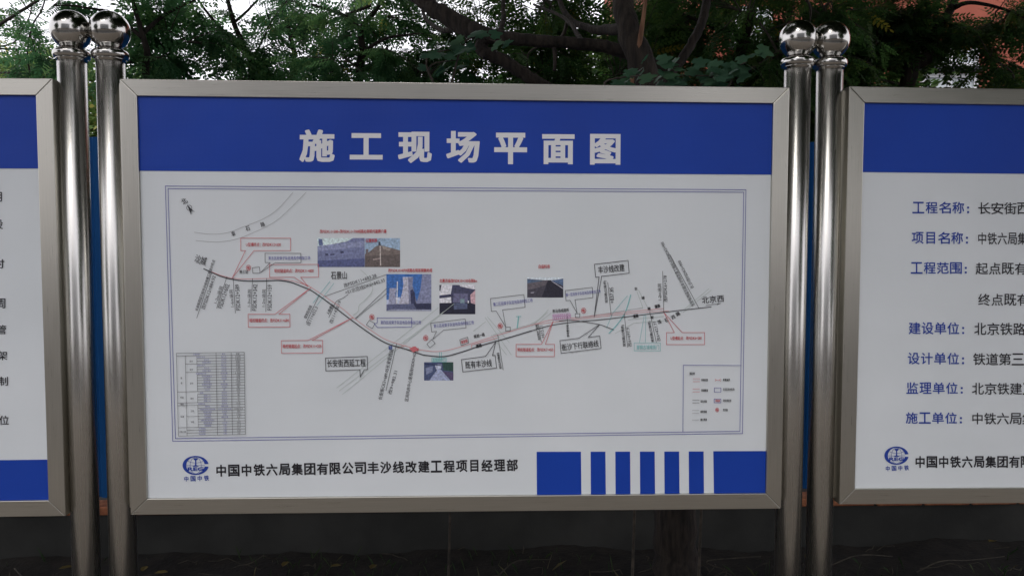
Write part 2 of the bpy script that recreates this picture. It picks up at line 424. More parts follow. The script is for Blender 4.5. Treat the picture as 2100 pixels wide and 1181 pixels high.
# ---- blue sheet-steel hoarding on a low rendered wall with a brick top course
FY = 1.70
lw = empty('low_wall', (.95, FY, 0), 'low dark rendered wall under the blue fence, topped by a course of orange bricks', 'wall')
box('wall_body', -4.2, 6.2, FY - .02, FY + .20, 0, .238, 'render', lw)
x = -4.2
bm_ = bpy.data.meshes.new('brick'); bb = bmesh.new()
for v in boxv(-.118, .118, 0, .115, 0, .042): bb.verts.new(v)
bb.verts.ensure_lookup_table()
for f in BOXF: bb.faces.new([bb.verts[i] for i in f])
bmesh.ops.bevel(bb, geom=list(bb.edges), offset=.005, segments=1, affect='EDGES'); bb.to_mesh(bm_); bb.free(); bm_.materials.append(M['brick'])
k = 0
while x < 6.0:
    o = bpy.data.objects.new('brick', bm_); COL.objects.link(o); o.parent = lw
    o.location = Vector((x + .12, FY - .034 + rng.uniform(-.004, .004), .240 + rng.uniform(-.001, .002))) - lw.location
    o.rotation_euler = (0, 0, rng.uniform(-.02, .02)); x += .247; k += 1
fe = empty('site_fence', (.95, FY + .06, .283), 'tall blue steel hoarding fence standing on the low wall behind the boards', 'fence')
x = -4.1; Zt = 2.088
while x < 6.0:
    # each sheet is pressed with shallow trapezoid ribs
    wd = .94; pr = []; n = 6; pw = wd / n
    for i in range(n):
        a = x + i * pw; pr += [(a, 0), (a + pw * .62, 0), (a + pw * .70, .016), (a + pw * .92, .016)]
    pr.append((x + wd, 0)); yy = FY + .10
    vs = [(px, yy + py, z) for z in (.286, Zt) for px, py in pr] + [(px, yy + py + .0012, z) for z in (.286, Zt) for px, py in pr]
    q = len(pr); fs = [(i, i + 1, q + i + 1, q + i) for i in range(q - 1)] + [(2 * q + i + 1, 2 * q + i, 3 * q + i, 3 * q + i + 1) for i in range(q - 1)] + [(q + i, q + i + 1, 3 * q + i + 1, 3 * q + i) for i in range(q - 1)]
    mk('steel_sheet', vs, fs, 'fence', fe); x += wd + .004
for z in (.45, 1.2, 1.95): box('rail', -4.15, 6.15, FY + .119, FY + .159, z, z + .04, 'fence', fe)
for px in np.arange(-4.1, 6.2, 1.9): box('fence_post', px, px + .05, FY + .160, FY + .195, .239, 2.05, 'fence', fe)

# ---- red building beyond the fence, mostly hidden by leaves
BY = 9.0
xl = at(1418, 100, BY)[0]
rb = empty('red_building', (xl + 7, BY + 4, 0), 'red painted building with white windows half hidden behind the trees on the right', 'building')
box('wall', xl, xl + 15, BY, BY + 8, 0, 9.5, 'redwall', rb)
box('roof', xl - .3, xl + 15.3, BY - .35, BY + 8.3, 9.52, 9.85, 'greywall', rb)
def window(parent, x0, x1, z0, z1, y, pane='glass', lintel=False, fm='trim'):
    fr = Heap(); t = .06
    for bx in ((x0, x0 + t, z0, z1), (x1 - t, x1, z0, z1), (x0 + t, x1 - t, z1 - t, z1), (x0 + t, x1 - t, z0, z0 + t), ((x0 + x1) / 2 - .025, (x0 + x1) / 2 + .025, z0 + t, z1 - t)):
        fr.add(boxv(bx[0], bx[1], y - .05, y + .03, bx[2], bx[3]), BOXF)
    fr = fr.make('window', fm, parent)
    box('pane', x0 + t, x1 - t, y - .02, y - .01, z0 + t, z1 - t, pane, fr)
    box('sill', x0 - .08, x1 + .08, y - .14, y, z0 - .07, z0 - .002, 'darkmetal', fr)
def wz(v): return at(1700, v, BY)[2]
def wx(u): return at(u, 100, BY)[0]
for u0, u1, v0, v1 in ((1500, 1580, 96, 18), (1888, 2004, 218, 150), (1888, 2004, 137, 98), (2290, 2400, 218, 98), (1700, 1800, -20, -170), (2100, 2210, -20, -170)):
    window(rb, wx(u0), wx(u1), wz(v0), wz(v1), BY - .001)

# ================================================================== BOARDS
cm, cL = board('notice_board', 'large middle display board with blue title band and railway route map', 0, 0, 0, -.00301, W, (-.045, 1.842))
Hm = homography([(283, 197), (1585, 212), (1572, 1012), (298, 1022)], [(B, H - B), (W - B, H - B), (W - B, B), (B, B)])
def on_centre(u, v):
    q = Hm @ np.array([u, v, 1.0]); return cL(q[0] / q[2], BACK, q[1] / q[2])
def on_plane(oy):
    return lambda u, v: tuple(at(u, v, oy + BACK))

M['photo'], _n, _b, _o = mat('printed_photo_ink')
_a = _n.nodes.new('ShaderNodeAttribute'); _a.attribute_name = 'pc'
_tc = _n.nodes.new('ShaderNodeTexCoord'); _t = _n.nodes.new('ShaderNodeTexNoise'); _t.inputs['Scale'].default_value = 170; _t.inputs['Detail'].default_value = 6
_n.links.new(_tc.outputs['Object'], _t.inputs['Vector'])
_mr = _n.nodes.new('ShaderNodeMapRange'); _mr.inputs[1].default_value = .3; _mr.inputs[2].default_value = .7; _mr.inputs[3].default_value = .66; _mr.inputs[4].default_value = 1.3
_n.links.new(_t.outputs[0], _mr.inputs[0])
_vm = _n.nodes.new('ShaderNodeVectorMath'); _vm.operation = 'SCALE'; _n.links.new(_a.outputs['Color'], _vm.inputs[0]); _n.links.new(_mr.outputs[0], _vm.inputs['Scale'])
_n.links.new(_vm.outputs[0], _b.inputs['Base Color']); _b.inputs['Roughness'].default_value = .5

def lin(c):
    g = sum(c) / 3; return [min(.9, (((x * .72 + g * .28) / 255) ** 2.2) / .55) for x in c]
def picture(parent, fn, r, polys):
    x0, y0, x1, y1 = r; v, f, c = [], [], []
    for i, (col, pts) in enumerate(polys):
        b = len(v)
        for (a, d) in pts:
            q = list(fn(x0 + (x1 - x0) * a, y0 + (y1 - y0) * d)); q[1] -= .0006 + .00003 * i; v.append(q)
        f.append(tuple(range(b, len(v)))); c.append(lin(col))
    o = mk('printed_photo', v, f, 'photo', parent)
    at_ = o.data.attributes.new('pc', 'FLOAT_COLOR', 'FACE')
    for i, cc in enumerate(c): at_.data[i].color = (*cc, 1)
    return o
FULL = [(0, 0), (1, 0), (1, 1), (0, 1)]

def finish(pr, parent, lift=.0012):
    k = -1
    for (part, m), h in pr.h.items():
        if '#' not in part: k += 1
        v = np.array(h.v); v[:, 1] -= lift + .0001 * (k + 1) + (.00005 if '#' in part else 0)
        h.v = [tuple(q) for q in v]; o = h.make(part.split('#')[0], m, parent)
        if '#' not in part and part not in ('title_band', 'bottom_band', 'stripe'): o['kind'] = 'stuff'
    pr.h = {}

def logo(pr, ox, oy, s=1.0, sy=None):
    """the blue emblem: an open C ring round a globe and a rail section, REG across it, four characters below"""
    sy = sy or s
    q = lambda x, y: (ox + (x - 396.8) * s, oy + (y - 954.4) * sy)
    def ell(cx, cy, rx, ry, a): return (cx + rx * math.cos(a), cy + ry * math.sin(a))
    a0, a1 = math.radians(7.5), math.radians(351)
    n = 40; an = np.linspace(a0, a1, n); out_, inn = [], []
    for a in an: out_.append(ell(396.8, 954.4, 26.8, 19.6, a)); inn.append(ell(396.6, 954.6, 19.0, 17.4, a))
    for i in range(n - 1): pr.poly([q(*out_[i]), q(*out_[i + 1]), q(*inn[i + 1]), q(*inn[i])], 'ink_blue', 'logo')
    pr.line([q(*ell(397, 954.6, 11.5, 17, a)) for a in np.linspace(0, 2 * math.pi, 25)], 'ink_blue', .7 * s, 'logo')
    pr.line([q(378, 955), q(416, 954.6)], 'ink_blue', .7 * s, 'logo')
    pr.line([q(380.5, 945.5), q(388, 948.5), q(397, 949.7), q(406, 948.5), q(413.5, 945.5)], 'ink_blue', .7 * s, 'logo')
    for pts in ([(392.8, 939.6), (401.2, 939.6), (401.2, 942.6), (398.4, 944), (395.6, 944), (392.8, 942.6)],
                [(395.9, 944), (398.1, 944), (398.3, 953.5), (395.7, 953.5)],
                [(395.7, 953.5), (398.3, 953.5), (404, 956.8), (390, 956.8)]):
        pr.poly([q(*p) for p in pts], 'ink_blue', 'logo')
    pr.text('REG', q(380.4, 965.9), q(413.8, 965.6), 7.6 * sy, 'ink_blue', .035, 'logo')
    pr.line([q(385, 967), q(391, 971.2), q(397, 972.2), q(403, 971.2), q(409, 967)], 'ink_blue', .7 * s, 'logo')
    pr.row('中国中铁', q(372.6, 988.0), q(424.4, 986.0), 10.2 * s, 11.0 * sy, 'ink_blue', .018, 'logo')

FOOT = '中国中铁六局集团有限公司丰沙线改建工程项目经理部'
p = Print(on_centre)
# ---- title band and stripes
p.poly([(275, 190), (1592, 205), (1591, 357), (275, 349)], 'blue', 'title_band')
for k, (a, b) in enumerate([(1100, 1191.5), (1211.5, 1242), (1262.5, 1293), (1313.3, 1343.8), (1363.8, 1394.4), (1414.3, 1445)]):
    s = Print(on_centre); s.poly([(a, 927.2 - .0012 * (a - 1100)), (b, 927.2 - .0012 * (b - 1100)), (b + 1.0, 1020), (a + .6, 1020)], 'blue', 'stripe'); finish(s, cm, .0004)
s = Print(on_centre); s.poly([(1465, 926.3), (1580, 926), (1580, 1020), (1466.5, 1020)], 'blue', 'stripe'); finish(s, cm, .0004)
for c, x0, x1, y0, y1 in (('施', 613, 685.5, 264.5, 331), ('工', 716.5, 784, 272, 326), ('现', 815.5, 885, 269, 333), ('场', 914.5, 983, 267.5, 332.5), ('平', 1013, 1080.5, 271, 335.5), ('面', 1111.5, 1178, 274, 335.5), ('图', 1210, 1272.5, 273.5, 336.5)):
    p.text(c, (x0, y1), (x1, y1 + .3), y1 - y0, 'ink_white', .034, 'title_character#' + c)
p.row(FOOT, (438, 978), (1061.5, 966.5), 23.2, 24.6, 'ink_black', .026, 'footer_character')
logo(p, 396.8, 954.4)
# ---- map border
for q4 in ([(338, 380.4), (1531, 388), (1525, 889.5), (350, 904.5)], [(343.4, 385.8), (1526.3, 393), (1519.6, 885), (355.5, 899)]):
    p.line(q4, 'ink_violet', 1.1, 'map_border', True)
# ---- pale roads and survey lines
p.curve([(397, 475), (430, 479), (465, 476), (500, 463), (540, 447), (570, 426), (600, 393)], 'ink_grey', .7)
p.curve([(400, 492), (440, 495), (480, 490), (520, 475), (560, 455), (590, 430), (627, 393)], 'ink_grey', .7)
for a, b in (((688, 795), (898, 630)), ((693, 801), (909, 638)), ((700, 808), (815, 714)), ((815, 714), (930, 622)), ((994, 650), (1048, 727)), ((999, 649), (1044, 702)), ((1007, 687), (1038, 727)), ((970, 678), (995, 659)),
             ((1090, 668), (1122, 640)), ((1100, 665), (1130, 641)), ((1307, 598), (1319, 630)), ((1310, 594), (1329, 630)), ((1405.6, 632.5), (1455.4, 590.8)), ((1402, 640), (1460, 594)), ((1262, 683), (1300, 662)), ((1300, 662), (1372, 656)), ((1288, 655), (1362, 648))):
    p.line([a, b], 'ink_pale', .9)
p.curve([(738, 552), (752, 566), (763, 592), (748, 613), (735, 625), (733, 637), (723, 645)], 'ink_pale', 1.0)
p.curve([(1010, 686), (1060, 672), (1094, 661), (1112, 647), (1124, 634)], 'ink_pale', .9)
for a, b, wd in (((675, 576), (640, 620), 1), ((683, 580), (648, 625), .9), ((1286.7, 606), (1257, 641), .9), ((1257, 641), (1244, 672), .8), ((1063, 648), (1060, 672), 2.2), ((1058, 648.5), (1068, 648), 1.2), ((1322, 644), (1312, 702), .8), ((1325, 644), (1324, 702), .8), ((900, 722), (900, 735), 1.1), ((904, 722), (904, 735), 1.1)):
    p.line([a, b], 'ink_teal', wd)
p.curve([(1293.9, 604), (1287, 628), (1280, 645), (1266, 665), (1249, 683)], 'ink_teal', 1.9)
# ---- new line in pink, existing line in dark grey
pk = [(432, 556), (453, 564), (475, 569), (500, 571), (550, 570), (587, 573), (620, 581), (637, 588.5), (698, 630), (722, 650), (760, 677), (793, 697), (843, 712.5), (860, 716.6), (898, 720), (940, 711.6), (1020, 686.7), (1090, 666), (1132, 655), (1190, 650), (1300, 637.5), (1362, 632)]
p.curve(pk, 'ink_pink', .95)
p.curve([(1100, 664.5), (1150, 658), (1190, 653.5), (1300, 641.5), (1372, 636.5)], 'ink_pink', .8)
p.curve([(1188, 650), (1200, 648.5), (1319, 630.5)], 'ink_grey', .8)
p.line([(965.5, 712), (966, 706.5), (1019, 692.5)], 'ink_pink', 1.1)
p.line([(815, 713), (829, 708), (848, 715)], 'ink_pink', .9)
dk = [(416, 550), (432.5, 557.5), (453, 566), (477, 572), (503, 575), (537, 575), (570, 574), (595, 578), (620, 587.5), (637, 595), (670, 618), (715, 652.5), (760, 685), (793, 704), (827, 714), (860, 725), (873, 728), (907, 730.5), (940, 723), (990, 706.6), (1040, 692.5), (1090, 677.5), (1133, 665.8), (1190, 658.3), (1240, 654), (1362, 639.6), (1459.5, 628.4)]
p.curve(dk[:22], 'ink_dark', 2.0, 'existing_line'); p.curve(dk[21:], 'ink_dark', 1.5, 'existing_line')
p.curve([(1146.7, 657.5), (1174, 656), (1193, 658.5), (1229.5, 664.8), (1259, 675.6)], 'ink_dark', 1.2, 'existing_line')
# ---- stakes
for a, b in (((432.5, 557), (401, 651)), ((463.5, 566), (442, 631)), ((476, 567), (480.5, 641)), ((516, 570), (512.5, 638)), ((545, 569.5), (543, 638)), ((652, 606), (626, 660)), ((664.5, 606.7), (791, 562)),
             ((791, 591), (727, 652)), ((791, 601), (728, 652)), ((811.7, 704), (789.7, 800)), ((1020, 686), (1031, 758)), ((1103.3, 663.3), (1109.7, 701)), ((1163, 642), (1164.4, 690)), ((1246.5, 578), (1253.5, 646)),
             ((1280.6, 643), (1287.6, 711.4)), ((1333, 638), (1346.7, 701.5)), ((1359.5, 555.2), (1362, 640)), ((1434, 630.4), (1375, 521.7)), ((1375, 521.7), (1371, 522))):
    p.line([a, b], 'ink_dark', .85, 'stake_line')
p.curve([(712, 603), (702, 610), (688, 617), (681.7, 630), (672.5, 650)], 'ink_dark', .9, 'stake_line')
p.line([(403, 536), (409, 541)], 'ink_dark', .8, 'stake_line'); p.line([(401, 537.5), (406, 536.5), (420, 543.5)], 'ink_dark', .8, 'stake_line')
p.line([(1449, 625.5), (1479, 621.3), (1472, 623.8)], 'ink_dark', .9, 'stake_line')
D_ = 'ink_dark'; K_ = 'ink_black'; R_ = 'ink_red'; V_ = 'ink_violet'
for t, a, b, h, m, bd in (
    ('长安街西延引起丰沙线改建工程设计终点', (403, 637), (440, 533), 6.5, D_, .01), ('改FSDK12+884.92', (418, 634), (441.5, 566), 9, D_, -.005),
    ('1-2m涵洞', (443, 622), (456, 588), 8, D_, 0), ('FSDK12+602', (453, 632), (469, 583), 9, D_, -.005),
    ('1-6m涵洞', (478, 628), (475.5, 593), 7.5, D_, 0), ('FSDK12+589', (491, 635), (488.5, 582), 8.6, D_, -.005),
    ('1-3m涵洞', (511.5, 628), (513.5, 593), 7, D_, 0), ('FSDK12+342', (523.5, 636), (526, 582), 8.6, D_, -.005),
    ('1-2m涵洞', (541.5, 628), (543, 593), 7, D_, 0), ('FSDK12+159', (555, 635), (555.5, 583), 8.6, D_, -.005),
    ('规划石龙线', (626.5, 653), (639, 627), 7, D_, .01), ('改11+652.3', (633, 667.5), (651, 630), 8.5, D_, 0),
    ('人群通道', (673, 645), (683.5, 624), 7, D_, .015), ('改11+470.19', (680, 663), (699, 618), 8.5, D_, 0),
    ('改FSDK11+603.28', (705, 589), (771.5, 567.3), 9, D_, -.005), ('=S1示范线DK6+842.33', (708, 603.5), (788.5, 577), 9, D_, -.005),
    ('长安街CK3+689.05长安街西延', (781, 820), (806, 716), 8.5, D_, .005), ('改9+982.31', (801, 808.5), (814, 761), 8.5, D_, 0),
    ('区间风井中心里程改FSDK9+629', (835.5, 823), (853, 720), 8, D_, .005), ('规划北辛安路通道', (1028.5, 755), (1023, 722), 5.5, K_, .015),
    ('规划锅炉厂南路', (1108, 696), (1102, 664), 5, K_, .01), ('+613.71', (1117, 692), (1112.5, 667), 7, D_, 0), ('养马营主站', (1168.5, 690), (1166, 665), 6, K_, .01),
    ('规划路(公路桥)', (1248, 620), (1244, 574), 7, D_, .01), ('+837.85', (1259.5, 621), (1258, 588), 8, D_, 0),
    ('规划路(公路桥)', (1285, 709.5), (1280.5, 665), 7, D_, .015), ('改6+697.9', (1296.5, 709.5), (1291.5, 671), 8, D_, 0),
    ('规划路(公路桥)', (1343.5, 700.5), (1335.5, 657), 7, D_, .015), ('改6+427.77', (1356, 698), (1346.5, 657), 7.5, D_, 0),
    ('1-2m涵洞', (1357.5, 615), (1357, 581), 7.5, D_, 0), ('改FSDK6+278', (1370, 618), (1368.5, 564), 8.5, D_, 0),
    ('长安街西延引起丰沙线改建工程起点改FSDK5+900', (1426.5, 625), (1361.5, 494), 8, D_, .005), ('长沙改FSDK5+900', (1425, 589), (1396.5, 532), 8, D_, 0),
    ('养三站', (489.5, 560.6), (507, 560), 8, K_, .012), ('养马场线路所', (1133, 641.5), (1167, 638.4), 7.8, K_, .012),
    ('规划一路', (971.5, 693.5), (994, 688.3), 7.5, K_, .02), ('道路', (976, 713.5), (988, 710.6), 8, K_, .03), ('道路', (1344, 632), (1355.3, 629.3), 7.6, K_, .03), ('道路', (1299.5, 652), (1310.5, 650), 7.6, K_, .03),
    ('古', (1302, 594.5), (1308, 593.7), 6, K_, .03), ('城', (1316.5, 613.5), (1323, 612.6), 6.5, K_, .03), ('南', (1328.8, 635.7), (1335.2, 635), 6.5, K_, .03), ('街', (1335, 653.8), (1341.5, 653), 6.5, K_, .03),
    ('莲', (1351.5, 664.5), (1358.5, 661), 8, K_, .012), ('石', (1366, 661), (1372.5, 657.5), 8, K_, .012), ('西', (1380, 655), (1387, 651), 8, K_, .012), ('路', (1389.5, 648.5), (1397, 644), 8, K_, .02),
    ('阜', (474, 484), (482.5, 482), 10, K_, .005), ('石', (504, 473.5), (512.5, 470.5), 9.5, K_, .005), ('路', (534.5, 464.8), (543, 462), 9.5, K_, .005),
    ('沙城', (396, 534.5), (419, 542), 15.5, K_, .005), ('石景山', (677, 571.7), (710, 571.4), 16, K_, .008), ('北京西', (1441, 622), (1486.5, 618), 14.5, K_, .008), ('北', (376, 420), (385, 413.5), 13, K_, .01),
    ('道路', (795, 716), (803, 716), 8, 'ink_blue', .02)):
    p.text(t, a, b, h, m, bd)
p.ring((387, 425), 5.2, D_, .9); p.poly([(383, 419), (390, 436), (391.5, 430)], D_); p.poly([(383, 419), (391.5, 430), (397.5, 433.5)], D_)
p.line([(383, 419), (390.5, 438.5), (391.5, 430), (397.5, 433)], D_, .7)
# ---- call-outs
def callout(pts, m, wd=1.1): p.line(pts, m, wd, 'callout_box', True)
r_ = 'ink_rose'
callout([(492.3, 487.2), (594.5, 487.2), (594.5, 512.8), (519.3, 512.8), (475, 568), (501.7, 512.8), (492.3, 512.8)], r_)
callout([(551, 541.5), (651.5, 541), (651.7, 567.3), (615, 567.3), (630, 586.5), (601.7, 567.3), (551.3, 567.5)], r_)
callout([(506.7, 643.2), (561.7, 643.2), (636.5, 588.5), (570, 643.2), (592.5, 643.2), (592.5, 669.5), (507, 670)], r_)
callout([(574.7, 697.7), (630, 697), (722.5, 650), (638, 697), (659.5, 697), (659.5, 723), (575, 723.5)], r_)
callout([(1057.8, 705.3), (1110, 705.3), (1134, 658), (1118, 705.3), (1136.7, 705.3), (1136.7, 730.5), (1057.8, 730.5)], r_)
callout([(1367.6, 681.3), (1383.8, 681.3), (1362.5, 640.5), (1400, 681.3), (1446, 681.3), (1446, 706), (1367.6, 706)], r_)
b_ = 'ink_violet'
callout([(542, 518.2), (615.5, 518.5), (615.8, 537.5), (563, 537.6), (532.5, 558), (552.5, 537.5), (542.3, 537.3)], D_, .9)
callout([(772, 650.8), (842.8, 650.8), (843, 669.5), (772.5, 670.5), (766, 663.5), (772.3, 661)], b_, 1)
callout([(882, 661.7), (953, 653), (954.7, 671.3), (908.5, 676), (886, 695), (894, 678.5), (884, 679.7)], D_, .9)
callout([(1005, 611.3), (1073.8, 603), (1076.3, 629), (1030, 634.5), (1036.5, 670), (1016.7, 636.7), (1007, 637.5)], D_, .9)
callout([(1159, 594.7), (1214.6, 588.4), (1215.8, 609.5), (1179, 613.8), (1183.5, 641.7), (1168.8, 615), (1160.5, 615.6)], D_, .9)
callout([(665.3, 733.3), (751.3, 730), (751.7, 756.9), (745, 757.3), (737, 772.5), (736, 757.3), (666, 759.7)], D_, 1.2)
callout([(945, 736.7), (995, 730), (1016, 700), (1009, 728.5), (1014.5, 728), (1017.5, 754), (948, 762)], D_, 1.2)
callout([(1219, 541), (1288.3, 533), (1290.5, 559), (1234, 565.5), (1218.6, 649), (1228.6, 566.5), (1221.5, 567.3)], D_, 1.2)
callout([(1148, 697.7), (1186.7, 693), (1230, 664.6), (1206.3, 691), (1230, 688), (1232.8, 713.7), (1150.5, 723.8)], D_, 1.2)
callout([(1301, 702.5), (1355, 702.5), (1355, 719), (1301, 719)], 'ink_teal', .8)
callout([(884, 733.5), (914, 733.5), (914, 741.5), (884, 741.5)], 'ink_teal', .8)
callout([(516, 548), (530.6, 546.5), (531.5, 558.6), (517, 559.2)], D_, .9)
callout([(756, 655.5), (767.5, 662.5), (761.7, 673), (749.5, 665)], D_, .9)
callout([(884, 695.3), (891, 703.3), (880.5, 712.5), (874, 704.7)], D_, .9)
callout([(1036.2, 670), (1045.6, 669.6), (1045.8, 678), (1036.4, 678.2)], D_, .9)
callout([(1179.5, 642.4), (1188.8, 642.2), (1189, 649.9), (1179.7, 650)], D_, .9)
callout([(941.7, 696), (958, 690.5), (960, 702.2), (944.7, 708)], D_, .9)
S_ = '区段架子队驻地及存料加工场'
for t, a, b, h, m, bd in (
    ('U型槽终点：改FSDK12+600', (503, 504.3), (574.5, 504.3), 8, R_, .01), ('明挖隧道终点：改FSDK11+800', (561.3, 558.4), (641.7, 558), 8.2, R_, .01), ('暗挖隧道终点：改FSDK11+684', (509.7, 660.2), (590, 659.8), 8.4, R_, .01),
    ('暗挖隧道起点：改FSDK11+205', (577.8, 713.3), (657, 712.8), 8.4, R_, .01), ('明挖隧道起点：改FSDK7+450', (1060.8, 720.5), (1134, 720), 8, R_, .01), ('U型槽起点：改FSDK6+280', (1376, 696.8), (1440, 696.4), 7.6, R_, .01),
    ('改FSDK11+300~改FSDK11+700线路右侧明代崖葬穴墓', (654.7, 477.4), (791.7, 477), 7.8, R_, .014), ('改FSDK10+870线路右侧首钢散热塔', (795, 557), (885.5, 557), 7.6, R_, .014),
    ('北惠济庙改FSDK10+100右侧8m', (900.5, 578.4), (977.5, 578.4), 7.8, R_, .014), ('白庙料场', (1104, 549.6), (1127.3, 549.6), 8.2, R_, .012), ('项目部', (945.5, 705), (958.8, 700.5), 7, R_, .02),
    ('风井', (842, 717.5), (856, 721), 8.5, R_, .03),
    ('第五' + S_, (549, 531.8), (634.7, 531.5), 7.4, V_, .006), ('第四' + S_, (779, 664), (862, 664), 7.6, V_, .006), ('第三' + S_, (888.5, 671.6), (971, 664), 7.6, V_, .006),
    ('第二' + S_, (1011, 627), (1092, 618.4), 7.6, V_, .006), ('第一' + S_, (1160.5, 607.4), (1232, 599.6), 7, V_, .006),
    ('长安街西延工程', (668.7, 752.5), (748, 750.8), 15.8, K_, .008), ('既有丰沙线', (954, 756.2), (1008.3, 751), 15.5, K_, .008), ('丰沙线改建', (1227.5, 560.2), (1281.5, 555), 15, K_, .008), ('衙沙下行联络线', (1152.4, 719.4), (1228.3, 710.5), 14.5, K_, .006),
    ('首钢古城南街门', (1305.7, 716), (1352.4, 715.6), 9, 'ink_teal', .01), ('首钢转炉门', (885.5, 741), (912, 741), 7, 'ink_teal', .02)):
    p.text(t, a, b, h, m, bd)
for c in ((508, 548), (761, 649), (871.7, 692), (1025, 667.5), (1196.7, 636)):
    p.ring(c, 4.6, R_, .9, 'power_mark', ry=5.4); p.text('电', (c[0] - 2.9, c[1] + 3.6), (c[0] + 2.9, c[1] + 3.5), 7.2, R_, .02, 'power_mark')
p.poly([(838, 714), (850, 709), (857, 716), (846, 722)], 'ink_rose')
# station sketch in magenta hatching
for k in range(9):
    x = 1134 + k * 4; p.line([(x, 644.2 - .06 * k), (x + 3.4, 654 - .3 * k), (x + 3.6, 643.8 - .06 * k)], 'ink_magenta', .8)
p.line([(1133.3, 644.3), (1168.3, 641.5), (1169, 651.5), (1134, 655)], 'ink_magenta', .9, closed=True); p.line([(1134, 648), (1168, 646)], 'ink_magenta', .8)
# ---- legend
p.line([(1402.3, 748.3), (1521.5, 749)], 'ink_violet', 1.0, 'legend_line'); p.line([(1402.3, 748.3), (1401.4, 886)], 'ink_violet', 1.0, 'legend_line')
for y, m in ((776.3, r_), (782.2, r_), (797.2, r_), (803.4, r_), (820.2, D_), (826, D_), (841.5, 'ink_grey'), (847.6, 'ink_grey'), (861, 'ink_grey')):
    p.line([(1420.5 + (862 - y) * .02, y), (1434.3 + (862 - y) * .02, y)], m, .8, 'legend_line')
p.line([(1467.8, 777), (1470, 779), (1476.5, 779), (1479, 777)], r_, .8, 'legend_line'); p.line([(1467.8, 781), (1470, 779)], r_, .8, 'legend_line'); p.line([(1476.5, 779), (1479, 781)], r_, .8, 'legend_line')
p.line([(1466.3, 795.2), (1479.7, 795.2), (1479.7, 803.7), (1466.3, 803.7)], 'ink_violet', .9, 'legend_line', True); p.line([(1466, 818), (1479.6, 818), (1479.6, 825.7), (1466, 825.7)], 'ink_violet', .9, 'legend_line', True)
p.ring((1472, 840.4), 3.2, R_, .9, 'legend_line', ry=4)
for t, x0, x1, y, m in (('图例', 1415, 1425.8, 768.2, K_), ('新建线路', 1439.4, 1453, 781.6, K_), ('新建隧道', 1439.4, 1453, 802.8, K_), ('既有线路', 1437.8, 1451, 825.6, K_), ('规划道路', 1437.6, 1450.8, 846.8, K_), ('施工便道', 1437.5, 1450.8, 863.2, K_),
                    ('新建涵洞', 1484, 1498, 781.2, K_), ('生活区及材料场', 1484, 1507.5, 800.8, K_), ('项目部驻地', 1484, 1501, 824, K_), ('变压器', 1484, 1493.8, 843.2, K_), ('项目部', 1468.2, 1477.4, 824.2, R_), ('电', 1470, 1474, 843, R_)):
    p.text(t, (x0, y), (x1, y), 5.4, m, .02, 'legend_lettering')
# ---- quantity table
TL, TR_, BL, BR = np.array([359.6, 723.2]), np.array([498.8, 721.2]), np.array([362.8, 893.4]), np.array([500.4, 890.0])
def tb(a, b): return (TL * (1 - a) + TR_ * a) * (1 - b) + (BL * (1 - a) + BR * a) * b
cx = [0, .129, .299, .584, .807, 1]; NR = 30
def tline(a0, b0, a1, b1): p.line([tb(a0, b0 / NR), tb(a1, b1 / NR)], 'ink_dark', .8, 'table_line')
rows = [('工程名称', '单位', '数量', 0), ('区间土石方', '施工方', '271290', 1), ('挖土方', '立方米', '262620', 2), ('利用土填方', '立方米', '8383', 2), ('站场土石方', '施工方', '8438', 1), ('挖土方', '立方米', '3188', 2), ('利用土填方', '立方米', '3000', 2),
        ('路基附属工程', '正线公里', '6.3962', 1), ('浆砌石附属土', '立方米', '3388', 2), ('砼附属土', '平方米', '2594', 2), ('骨架护坡', '根', '3036', 2), ('金属防护栅栏', '单侧公里', '6.802', 2), ('土工格栅', '平方米', '480', 2), ('土石方', '根', '1078', 2),
        ('涵洞', '延长米', '233', 1), ('框架1-2m', '延长米', '58', 2), ('框架1-3m', '延长米', '33', 2), ('框架1-6m', '延长米', '42', 2), ('新建隧道', '延长米', '6330', 1),
        ('铺新轨', '铺轨公里', '13', 2), ('铺道砟道床无缝线路', '立方米/铺轨公里', '3600/12.3', 2), ('铺道砟道床', '立方米', '500', 2), ('线路拆除', '公里', '15.6', 2), ('站线铺轨', '铺轨公里', '6.9', 2), ('铺新道岔单开道岔', '组', '5', 2), ('铺道砟道床', '立方米', '6602', 2), ('线路拆除', '公里', '21.9', 2),
        ('汽车便道', '公里', '0.27', 1), ('给水管路', '公里', '0.20', 1), ('电力线路', '公里', '3.5', 1)]
for i, (nm, un, qt, lv) in enumerate(rows):
    y = i + .5
    if i: tline([0, cx[1], cx[2]][lv] if i not in (1, 14, 18, 19, 27) else 0, i, 1, i)
    a0 = [0, cx[1], cx[2]][lv]; a1 = cx[3]
    for s_, lo, hi in ((nm, a0, a1), (un, cx[3], cx[4]), (qt, cx[4], 1)):
        n_ = sum(1.0 if ord(c) > 255 else .55 for c in s_); wpx = min(n_ * 3.5, (hi - lo) * 139 * .9) / 139; mid = (lo + hi) / 2
        p.text(s_, tb(mid - wpx / 2, (i + .8) / NR), tb(mid + wpx / 2, (i + .8) / NR), 3.3, 'ink_violet' if s_ != qt else 'ink_dark', 0, 'table_lettering')
tline(0, 0, 1, 0); tline(0, NR, 1, NR); tline(0, 0, 0, NR); tline(1, 0, 1, NR); tline(cx[4], 0, cx[4], NR); tline(cx[3], 0, cx[3], NR); tline(cx[1], 1, cx[1], NR)
tline(cx[1], 23, cx[2], 23)
for a, b in ((2, 4), (5, 7), (8, 14), (15, 18), (19, 27)): tline(cx[2], a, cx[2], b)
